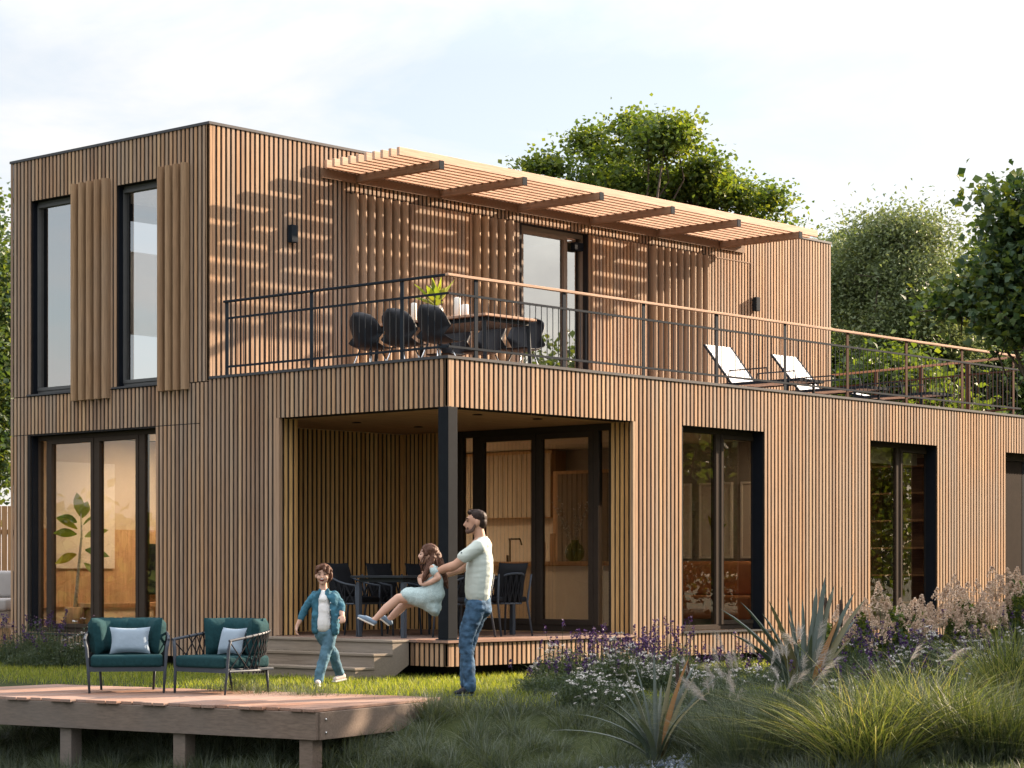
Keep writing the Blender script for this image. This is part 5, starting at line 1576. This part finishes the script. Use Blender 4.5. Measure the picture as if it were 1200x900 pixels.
for k in range(3):
    a = 2*pi*k/3; MB().tube([(cos(a)*0.12,sin(a)*0.12,0.519),(cos(a)*0.20,sin(a)*0.20,0.25),(cos(a)*0.16,sin(a)*0.16,0)], 0.007, 5).build('leg', M['steel'], ct)
# shelf room
sh = thing('bookshelf', 'oak shelf unit seen in the right half of the narrow window', 'shelf', (11.9, 1.35, 0.457))
for a in (-0.55, 0.55): MB().box(-0.15,0.18,a-0.02,a+0.02,0,2.6).build('side_panel', M['int_wood'], sh)
for z in (0.3, 0.73, 1.16, 1.59, 2.02, 2.45): MB().box(-0.14,0.18,-0.528,0.528,z,z+0.03).build('shelf', M['int_wood'], sh)
MB().box(0.182,0.192,-0.57,0.57,0,2.6).build('back_panel', M['arm'], sh)
bl_ = thing('roller_blind', 'pale roller blind half lowered at the top of the narrow window', 'blind', (9.8, 0.42, 2.86))
MB().box(-0.95,0.95,-0.01,0.01,0,0.25).build('fabric', M['cream_fabric'], bl_)
# upstairs
simple('wall_print', 'pale square picture in the upper left window', 'picture', 'paper', [(1.3, 2.6, YB-0.31, YB-0.27, 4.7, 5.9)])
# ------------------------------------------------------------------ people
M['skin'] = plain('skin', (0.42,0.24,0.165), 0.55, noise=0.06, nscale=12)
M['skin_boy'] = plain('fair skin', (0.50,0.31,0.23), 0.55, noise=0.05, nscale=12)
M['denim'] = plain('blue denim', (0.042,0.088,0.150), 0.85, noise=0.55, nscale=14, bump=0.3, bscale=260)
M['denim_jacket'] = plain('teal blue denim jacket', (0.035,0.115,0.165), 0.85, noise=0.45, nscale=12, bump=0.3, bscale=260)
M['denim_light'] = plain('washed denim', (0.085,0.17,0.23), 0.85, noise=0.40, nscale=9, bump=0.3, bscale=260)
M['shirt'] = plain('pale mint cotton', (0.46,0.51,0.47), 0.85, noise=0.04, bump=0.15, bscale=200)
M['white_shirt'] = plain('white cotton', (0.66,0.66,0.66), 0.85, noise=0.03)
M['dress'] = plain('pale blue dotted dress', (0.34,0.43,0.43), 0.85, noise=0.22, nscale=110)
M['hair_dark'] = plain('dark brown hair', (0.022,0.013,0.010), 0.6, noise=0.4, nscale=60, spec=0.12)
M['hair_brown'] = plain('brown hair', (0.075,0.035,0.022), 0.55, noise=0.45, nscale=70, spec=0.12)
M['hair_boy'] = plain('chestnut hair', (0.085,0.040,0.025), 0.55, noise=0.45, nscale=60, spec=0.12)
M['beard'] = plain('short beard', (0.10,0.06,0.045), 0.8, noise=0.3, nscale=90)
M['shoe_dark'] = plain('dark shoe', (0.015,0.016,0.022), 0.5, noise=0.1)
M['shoe_sole'] = plain('pale sole', (0.55,0.52,0.46), 0.6, noise=0.05)
M['shoe_blue'] = plain('blue grey canvas', (0.15,0.21,0.28), 0.8, noise=0.1)
M['shoe_pink'] = plain('pale trainer', (0.50,0.42,0.38), 0.7, noise=0.15)
M['navy'] = plain('navy trim', (0.03,0.05,0.08), 0.7)
M['lips'] = plain('mouth', (0.16,0.035,0.03), 0.5)
M['tooth'] = plain('teeth', (0.75,0.72,0.68), 0.3)
M['eye_dark'] = plain('dark eye', (0.01,0.008,0.007), 0.2)
M['brow'] = plain('eyebrow', (0.03,0.018,0.012), 0.8)

class Fig:
    def __init__(s, bx, by, scale, root): s.bx, s.by, s.k, s.root = bx, by, scale, root
    def __call__(s, px, py, y=0.0): return Vector(((px-s.bx)/s.k, y, (s.by-py)/s.k))
def rotm(ax, deg): return Matrix.Rotation(radians(deg), 3, ax)
def chain(mb, pts, rs):
    for (a, b), (ra, rb) in zip(zip(pts[:-1], pts[1:]), zip(rs[:-1], rs[1:])): mb.limb(a, b, ra, rb)
def hand(mb, wrist, palm_dir, curl_dir, thumb_dir, s=1.0):
    """palm and five bent fingers of different lengths"""
    w = Vector(wrist); d = Vector(palm_dir).normalized(); c = Vector(curl_dir).normalized(); t = Vector(thumb_dir).normalized()
    pc = w + d*0.045*s
    mb.limb(w, pc + t*0.016*s, 0.022*s, 0.021*s); mb.limb(w, pc - t*0.016*s, 0.022*s, 0.020*s)
    for i, (o, L_) in enumerate(((0.030, 0.070), (0.010, 0.078), (-0.010, 0.072), (-0.029, 0.058))):
        b = w + d*0.072*s + t*o*s; m1 = b + (d*0.75 + c*0.45).normalized()*L_*0.45*s; m2 = m1 + (d*0.35 + c*0.9).normalized()*L_*0.35*s; m3 = m2 + (c*0.9 - d*0.15).normalized()*L_*0.22*s
        mb.limb(b, m1, 0.0098*s, 0.0092*s); mb.limb(m1, m2, 0.0092*s, 0.0085*s); mb.limb(m2, m3, 0.0085*s, 0.0075*s)
    b = w + d*0.028*s + t*0.024*s; m1 = b + (t*0.8 + d*0.6).normalized()*0.035*s; m2 = m1 + (d*0.8 + t*0.15 + c*0.5).normalized()*0.030*s
    mb.limb(b, m1, 0.012*s, 0.0105*s); mb.limb(m1, m2, 0.0105*s, 0.009*s)

# ---------------- the man
rz = TH - pi/2
p = at(545, 673, 22.75)
man = thing('person', 'bearded man in pale mint t-shirt and blue jeans swinging the girl by her chest', 'person', (p.x, p.y, gz(p.x, p.y)+0.012), rz)
Q = Fig(545, 816.5, 2643.8/22.75, man)
b = MB()
hc = Q(557.5, 613.5)
b.ball(hc + Vector((0.010,0,0.018)), (0.098,0.076,0.098), 16, 12)
b.ball(hc + Vector((-0.028,0,-0.040)), (0.062,0.058,0.078), 14, 10, rotm('Y', -12))
b.limb(hc + Vector((-0.055,0,-0.088)), hc + Vector((0.0,0,-0.075)), 0.034, 0.045)        # jaw
b.ball(hc + Vector((-0.075,0,-0.095)), (0.022,0.026,0.022))                                # chin
b.limb(hc + Vector((-0.088,0,0.015)), hc + Vector((-0.112,0,-0.030)), 0.010, 0.016)        # nose
b.ball(hc + Vector((-0.088,0,-0.058)), (0.016,0.026,0.012))                                # lips
b.ball(hc + Vector((-0.078,0,0.032)), (0.024,0.055,0.014))                                 # brow ridge
b.limb(hc + Vector((0.020,0,-0.045)), Q(563, 634), 0.055, 0.058)                           # neck
b.ball(Q(564, 640), (0.11,0.17,0.07), 14, 9)
for sy in (-1, 1):
    b.ball(hc + Vector((0.012, sy*0.077, -0.012)), (0.018,0.010,0.034), 10, 8)             # ears
chain(b, [Q(557,646,-0.185), Q(533,665,-0.205), Q(528,667,-0.20)], [0.056,0.046,0.045])
chain(b, [Q(531,665,-0.20), Q(521,668.5,-0.17), Q(505,676,-0.125)], [0.045,0.044,0.028])
chain(b, [Q(559,648,0.185), Q(540,669,0.19), Q(524,674,0.15), Q(511,682,0.12)], [0.052,0.043,0.040,0.027])
hand(b, Q(504.5,676.5,-0.122), (-1,0.25,-0.30), (-0.3,1,0), (-0.15,0.1,1), 1.05)
hand(b, Q(511,682,0.12), (-1,-0.25,-0.25), (-0.3,-1,0), (-0.15,-0.1,1), 1.05)
# hidden torso and legs keep the body one figure
b.limb(Q(563,652), Q(560,700), 0.095, 0.09); 
for sy, k, a in ((-0.09, (546,757), (549,806)), (0.09, (550,760), (543,806))):
    chain(b, [Q(560,706,sy), Q(*k, sy), Q(*a, sy)], [0.08,0.055,0.036])
remeshed('body', b, M['skin'], man, 0.0085, 4)
e = MB()
for sy in (-1,): e.ball(hc + Vector((-0.084, sy*0.036, 0.008)), (0.009,0.010,0.006))
e.ball(hc + Vector((-0.084, 0.036, 0.008)), (0.009,0.010,0.006)); e.build('eyes', M['eye_dark'], man, smooth=True)
for sy in (-1, 1):
    MB().limb(hc + Vector((-0.097, sy*0.018, 0.033)), hc + Vector((-0.078, sy*0.055, 0.036)), 0.006, 0.005).build('eyebrow', M['brow'], man, smooth=True)
h = MB()
h.ball(hc + Vector((0.024,0,0.046)), (0.092,0.080,0.078), 16, 12)
h.ball(hc + Vector((0.056,0,0.000)), (0.060,0.074,0.078), 14, 10)
h.limb(hc + Vector((-0.062,-0.030,0.092)), hc + Vector((-0.062,0.030,0.092)), 0.020, 0.020)
h.limb(hc + Vector((-0.060,0,0.100)), hc + Vector((0.03,0,0.110)), 0.024, 0.022)
remeshed('hair', h, M['hair_dark'], man, 0.007, 2, wrinkle=0.003, wscale=50)
g = MB()
for sy in (-1, 1):
    g.limb(hc + Vector((-0.006, sy*0.068, -0.035)), hc + Vector((-0.030, sy*0.052, -0.085)), 0.014, 0.018)
    g.limb(hc + Vector((-0.030, sy*0.052, -0.085)), hc + Vector((-0.082, sy*0.016, -0.103)), 0.018, 0.020)
    g.limb(hc + Vector((-0.095, sy*0.004, -0.047)), hc + Vector((-0.078, sy*0.032, -0.062)), 0.006, 0.008)
g.limb(hc + Vector((-0.086, -0.018, -0.090)), hc + Vector((-0.086, 0.018, -0.090)), 0.020, 0.020)
remeshed('beard', g, M['beard'], man, 0.006, 2, wrinkle=0.0015, wscale=90)
s_ = MB()
s_.ball(Q(564,641), (0.110,0.190,0.080), 16, 10); s_.ball(Q(565.5,635.5), (0.075,0.105,0.050), 14, 9); s_.limb(Q(560,697,-0.06), Q(560,697,0.06), 0.128, 0.128)
for yy, f_ in ((-0.07,0.93),(0.0,1.0),(0.07,0.93)):
    chain(s_, [Q(563,648,yy), Q(562.5,658,yy), Q(562,670,yy), Q(561,682,yy), Q(560,692,yy), Q(559.5,693.5,yy)], [0.118*f_,0.136*f_,0.142*f_,0.140*f_,0.133*f_,0.133*f_])
for sy, e1 in ((-1, (543.5,655)), (1, (546,657))):
    s_.limb(Q(561,643, sy*0.175), Q(e1[0], e1[1], sy*0.20), 0.078, 0.066)
shirt = remeshed('t_shirt', s_, M['shirt'], man, 0.010, 12, wrinkle=0.004, wscale=13, stretch=(0.6,0.6,2.0))
MB().tube([Q(541.5,649.5,-0.262),Q(540,651,-0.20),Q(541,652,-0.14)], 0.006, 6).build('sleeve_hem', M['navy'], man)
MB().tube([Q(556.5,636.5,-0.03),Q(562,634,-0.078),Q(569,631.5,-0.05),Q(571,631,0.0)], 0.006, 6).build('collar', M['shirt'], man)
j = MB()
j.ball(Q(560,706), (0.136,0.152,0.115), 16, 10)
j.ball(Q(564,715), (0.112,0.140,0.10), 16, 10)
for sy, pts, rs in ((-0.085, [(559,712),(549,738),(545.5,757),(548.5,775),(551,806)], [0.108,0.088,0.072,0.068,0.066]),
                    (0.085, [(562,714),(553,740),(548.5,760),(546,778),(545.5,803)], [0.108,0.086,0.070,0.064,0.062])):
    chain(j, [Q(*q, sy) for q in pts], rs)
remeshed('jeans', j, M['denim'], man, 0.010, 6, wrinkle=0.009, wscale=15, stretch=(0.8,0.8,1.8))
MB().box(-0.155,0.135,-0.150,0.150,(816.5-701.5)/Q.k,(816.5-699)/Q.k).build('belt', M['shoe_dark'], man, bevel=0.05) if False else None
for sy, x0, x1 in ((-0.09, 531, 557), (0.09, 536, 556)):
    f = MB(); f.limb(Q(x0+3.5,813.3,sy), Q(x1-5,811.5,sy), 0.026, 0.036); f.limb(Q(x0+10,811.5,sy), Q(x1-6,808,sy), 0.034, 0.038)
    so_ = remeshed('shoe', f, M['shoe_dark'], man, 0.007, 3)
    MB().box(Q(x0+2,0).x, Q(x1-2,0).x, sy-0.038, sy+0.038, 0.000, 0.014).build('sole', M['navy'], so_, bevel=0.006)

# ---------------- the girl
p = at(500, 673, 22.72)
zf = gz(p.x, p.y) + 0.012
girl = thing('person', 'girl with long brown hair in a pale blue dress, swung off the ground', 'person', (p.x, p.y, zf), rz)
G = Fig(500, 816.5, 2643.8/22.72, girl)
b = MB(); hc = G(501.5, 650.5)
b.ball(hc + Vector((0.008,0,0.012)), (0.086,0.070,0.088), 16, 12)
b.ball(hc + Vector((-0.030,0,-0.032)), (0.050,0.052,0.058), 14, 10)
b.ball(hc + Vector((-0.060,0,-0.068)), (0.020,0.022,0.018))
b.limb(hc + Vector((-0.078,0,0.004)), hc + Vector((-0.094,0,-0.022)), 0.008, 0.011)
b.ball(hc + Vector((-0.078,0,-0.045)), (0.012,0.020,0.010))
for sy in (-1, 1): b.ball(hc + Vector((-0.062, sy*0.036, -0.028)), (0.022,0.020,0.022))
b.limb(hc + Vector((0.018,0,-0.05)), G(507,665), 0.036, 0.042)
b.ball(G(508,669), (0.055,0.115,0.05)); b.limb(G(509,672), G(509,694), 0.065, 0.065)
chain(b, [G(507.5,667,-0.135), G(514.5,678,-0.165), G(505,683.5,-0.155), G(497,686,-0.11)], [0.036,0.031,0.029,0.020])
chain(b, [G(508,668,0.135), G(513,679,0.17), G(503,684,0.15), G(496,685,0.10)], [0.036,0.031,0.028,0.020])
hand(b, G(497,686,-0.11), (-0.8,0.5,0.5), (0.2,1,0.3), (0,0.2,1), 0.78)
hand(b, G(496,685,0.10), (-0.8,-0.5,0.5), (0.2,-1,0.3), (0,-0.2,1), 0.78)
# legs: near one, then the far one
chain(b, [G(509,700,-0.06), G(485,701.5,-0.07), G(467.5,702,-0.07), G(453,714,-0.06), G(440,726.5,-0.055)], [0.058,0.056,0.048,0.046,0.027])
chain(b, [G(509,703,0.06), G(488,706,0.07), G(474,709,0.075), G(464,719,0.07), G(454.5,728,0.065)], [0.058,0.054,0.046,0.043,0.027])
b.limb(G(440,727,-0.055), G(429,728.5,-0.055), 0.026, 0.022); b.limb(G(454.5,728,0.065), G(446,726,0.065), 0.026, 0.022)
remeshed('body', b, M['skin_boy'], girl, 0.008, 3)
for nm, x0, y0, x1, y1, sy in (('shoe', 421, 724.5, 438, 732.5, -0.055), ('shoe', 441.5, 722.5, 455, 733.0, 0.065)):
    f = MB(); a_, c_ = G(x0, y0, sy), G(x1, y1, sy); up = Vector((0.40,0,0.92)) if sy < 0 else Vector((0.60,0,0.80))
    f.limb(a_ + up*0.012, a_.lerp(c_, 0.5) + up*0.020, 0.018, 0.030); f.limb(a_.lerp(c_, 0.4) + up*0.02, c_ + up*0.025, 0.030, 0.030)
    o = remeshed(nm, f, M['shoe_blue'], girl, 0.006, 3)
    q = MB(); q.beam(a_ - up*0.006 + (a_-c_).normalized()*0.012, c_ - up*0.006 + (c_-a_).normalized()*0.012, 0.058, 0.016, up=up); q.build('sole', M['shoe_sole'], o, bevel=0.006)
d = MB()
d.ball(G(509,671), (0.085,0.125,0.07), 14, 10); d.ball(G(509,682), (0.10,0.12,0.11), 16, 10)
for sy in (-1, 1): d.limb(G(508,667.5, sy*0.125), G(509.5,671.5, sy*0.150), 0.045, 0.044)
d.ball(G(508,697), (0.115,0.135,0.11), 16, 10)
for (x, y, r) in ((500,700,0.115),(491,700.5,0.100),(482,699.5,0.088),(478.5,699,0.082),(505,706,0.110),(508,712,0.085),(509.5,717,0.055)):
    d.ball(G(x,y), (r, 0.150, r), 16, 10)
for yy in (-0.07,0,0.07):
    chain(d, [G(509,684,yy), G(508,698,yy), G(497,702,yy), G(484,700.5,yy)], [0.085,0.105,0.105,0.080]); chain(d, [G(497,702,yy), G(507,712,yy)], [0.10,0.075])
remeshed('dress', d, M['dress'], girl, 0.009, 9, wrinkle=0.008, wscale=16, stretch=(1.5,1,0.5))
h = MB()
h.ball(hc + Vector((0.020,0,0.030)), (0.092,0.080,0.080), 16, 12)
h.ball(hc + Vector((0.045,0,-0.015)), (0.066,0.076,0.085), 14, 10)
chain(h, [hc+Vector((0.085,0,-0.02)), G(516,668,0), G(521,682,0.0), G(524,689,0.0)], [0.055,0.055,0.040,0.018])
chain(h, [hc+Vector((0.05,-0.06,-0.04)), G(503,666,-0.10), G(498.5,676,-0.13), G(495.5,684,-0.13)], [0.035,0.034,0.024,0.010])
chain(h, [hc+Vector((0.04,0.06,-0.04)), G(500,666,0.10), G(493,675,0.12)], [0.035,0.030,0.012])
h.limb(hc+Vector((-0.045,-0.045,0.065)), hc+Vector((-0.015,-0.07,0.0)), 0.016, 0.018)
hr = remeshed('hair', h, M['hair_brown'], girl, 0.007, 2, wrinkle=0.007, wscale=26)
rg = np.random.default_rng(3); st_ = MB()
for i in range(26):
    a_ = hc + Vector((rg.uniform(-0.04,0.09), rg.uniform(-0.09,0.05), rg.uniform(-0.08,0.02)))
    e_ = a_ + Vector((rg.uniform(-0.10,0.07), rg.uniform(-0.06,0.04), rg.uniform(-0.26,-0.12)))
    m_ = a_.lerp(e_, 0.5) + Vector((rg.normal()*0.025, rg.normal()*0.02, 0))
    st_.tube([a_, m_, e_], [0.008,0.006,0.002], 5)
tag(st_.build('loose_strands', M['hair_brown'], girl, smooth=True), kind='stuff')
e = MB()
for sy in (-1, 1): e.ball(hc + Vector((-0.072, sy*0.032, 0.000)), (0.007,0.009,0.006))
e.build('eyes', M['eye_dark'], girl, smooth=True)
MB().ball(hc + Vector((-0.086,0,-0.047)), (0.006,0.018,0.007)).build('mouth', M['lips'], girl, smooth=True)

# ---------------- the boy
p = at(377, 673, 24.3)
boy = thing('person', 'laughing boy in an open denim jacket and white shirt, walking towards the viewer', 'person', (p.x, p.y, gz(p.x, p.y)+0.012), rz)
B = Fig(377, 806, 2643.8/24.3, boy)
b = MB(); hc = B(378.5, 675.5)
b.ball(hc + Vector((0,0.012,0.014)), (0.078,0.088,0.092), 16, 12)
b.ball(hc + Vector((0,-0.032,-0.034)), (0.060,0.052,0.064), 14, 10)
b.ball(hc + Vector((-0.004,-0.060,-0.084)), (0.028,0.022,0.020))
b.limb(hc + Vector((-0.002,-0.084,0.000)), hc + Vector((-0.004,-0.100,-0.024)), 0.008, 0.012)
for sx in (-1, 1):
    b.ball(hc + Vector((sx*0.038,-0.066,-0.030)), (0.024,0.022,0.022)); b.ball(hc + Vector((sx*0.078,0.005,-0.015)), (0.010,0.016,0.024))
b.limb(hc + Vector((0,0.012,-0.06)), B(379,694), 0.040, 0.046)
b.ball(B(380,699), (0.110,0.05,0.04)); b.limb(B(380,707,0.02), B(381,738,0.02), 0.06, 0.06)
chain(b, [B(368,700,0.0), B(356.5,717,0.0), B(352,728,-0.02), B(348,736,-0.03)], [0.04,0.034,0.028,0.020])
chain(b, [B(392,700,0.0), B(400,713,-0.02), B(401,721,-0.07), B(402.5,723,-0.10)], [0.04,0.034,0.030,0.022])
hand(b, B(348.5,735,-0.03), (-0.25,0,-1), (0.8,-0.5,0), (0.2,-1,-0.1), 0.82)
hand(b, B(402.3,722.5,-0.10), (0.1,-0.6,-0.55), (-0.5,0.3,-0.7), (-1,-0.2,0.2), 0.80)
chain(b, [B(387,744,0.02), B(382,768,-0.03), B(374,798,-0.08)], [0.06,0.045,0.032])
chain(b, [B(375,743,0.0), B(389,768,0.10), B(396,794,0.25)], [0.06,0.045,0.032])
remeshed('body', b, M['skin_boy'], boy, 0.008, 3)
h = MB()
h.ball(hc + Vector((0.006,0.026,0.042)), (0.092,0.094,0.082), 16, 12)
h.ball(hc + Vector((0.018,0.045,-0.005)), (0.086,0.070,0.085), 14, 10)
for (x, z, y, x2, z2, y2, r) in ((-0.055,0.085,-0.045,-0.072,0.022,-0.060,0.022),(-0.015,0.098,-0.055,-0.050,0.062,-0.085,0.022),(0.022,0.098,-0.052,0.020,0.052,-0.088,0.022),(0.055,0.085,-0.040,0.060,0.020,-0.066,0.024),(0.080,0.05,-0.01,0.088,-0.045,-0.015,0.024),(0.03,0.11,0,0.01,0.135,0.0,0.012),(-0.01,0.11,0.0,-0.02,0.128,0.0,0.010)):
    h.limb(hc + Vector((x,y,z)), hc + Vector((x2,y2,z2)), r, r*0.6)
remeshed('hair', h, M['hair_boy'], boy, 0.007, 2, wrinkle=0.006, wscale=40)
for sx in (-1, 1):
    MB().ball(hc + Vector((sx*0.030-0.002,-0.083,0.004)), (0.011,0.007,0.005)).build('eye', M['eye_dark'], boy, smooth=True)
    MB().limb(hc + Vector((sx*0.018,-0.088,0.024)), hc + Vector((sx*0.045,-0.078,0.024)), 0.0045, 0.004).build('eyebrow', M['brow'], boy)
mo = MB().ball(hc + Vector((-0.003,-0.082,-0.050)), (0.024,0.012,0.017)).build('mouth', M['lips'], boy, smooth=True)
MB().ball(hc + Vector((-0.003,-0.089,-0.043)), (0.018,0.007,0.006)).build('teeth', M['tooth'], mo, smooth=True)
s_ = MB(); s_.ball(B(380,702), (0.105,0.080,0.07), 14, 9); s_.limb(B(379,712,-0.02), B(379,734,-0.03), 0.085, 0.088); s_.ball(B(379,706,-0.055), (0.065,0.045,0.09)); s_.limb(B(379,697,-0.035), B(379,704,-0.06), 0.040, 0.05)
remeshed('shirt', s_, M['white_shirt'], boy, 0.009, 4, wrinkle=0.005, wscale=14)
k_ = MB()
k_.ball(B(380.5,698), (0.122,0.075,0.045), 14, 9)
for sx, top, mid, bot in ((-1,(371,701),(370.5,722),(369.5,740)), (1,(391,701),(392.5,722),(393,742))):
    for yy in (-0.055, 0.0, 0.055): chain(k_, [B(*top, yy), B(*mid, yy*1.15), B(*bot, yy*1.2)], [0.044,0.042,0.040])
for bx in (-0.05, 0.0, 0.05): chain(k_, [B(380.5,700,0.060)+Vector((bx,0,0)), B(381,740,0.070)+Vector((bx,0,0))], [0.045,0.042])
chain(k_, [B(369,699,0.0), B(357,716,0.0), B(353,726,-0.015)], [0.050,0.043,0.037])
chain(k_, [B(392,699,0.0), B(400.5,712,-0.015), B(400.5,720,-0.055)], [0.050,0.043,0.038])
for sx, a_, c_ in ((-1,(375,693),(372,702)), (1,(384,693),(387,703))): k_.limb(B(*a_,-0.05), B(*c_,-0.085), 0.018, 0.018)
remeshed('denim_jacket', k_, M['denim_jacket'], boy, 0.009, 4, wrinkle=0.009, wscale=20)
bt_ = MB()
for q in range(4): bt_.ball(B(388.3,708+q*8.5,-0.115), (0.007,0.004,0.007), 8, 5)
tag(bt_.build('buttons', M['chrome'], boy, smooth=True), kind='stuff')
j = MB(); j.ball(B(381.5,742), (0.108,0.085,0.055), 14, 9)
chain(j, [B(387,745,0.0), B(385,757,-0.02), B(381.5,768,-0.035), B(377,784,-0.06), B(374,798,-0.08)], [0.075,0.068,0.060,0.056,0.054])
chain(j, [B(376,744,0.01), B(383,757,0.06), B(389.5,768,0.11), B(393,782,0.18), B(396,792,0.24)], [0.075,0.066,0.058,0.053,0.050])
remeshed('jeans', j, M['denim_light'], boy, 0.009, 3, wrinkle=0.008, wscale=15)
f = MB(); f.limb(B(373.5,801.5,-0.17), B(373.8,800,-0.09), 0.030, 0.034); o = remeshed('shoe', f, M['shoe_pink'], boy, 0.007, 3)
MB().box(B(370.5,0).x, B(376.8,0).x, -0.205, -0.055, 0.0, 0.022).build('sole', M['shoe_sole'], o, bevel=0.008)
f = MB(); f.limb(B(391.5,798.5,0.17), B(399.5,795.5,0.26), 0.028, 0.036); o = remeshed('shoe', f, M['shoe_pink'], boy, 0.007, 3)
q = MB(); q.beam(B(389.5,801.3,0.155), B(402,798.8,0.27), 0.07, 0.018); q.build('sole', M['shoe_sole'], o, bevel=0.006)

w_ = bpy.data.scenes.get('workshop')
if w_: bpy.data.scenes.remove(w_)
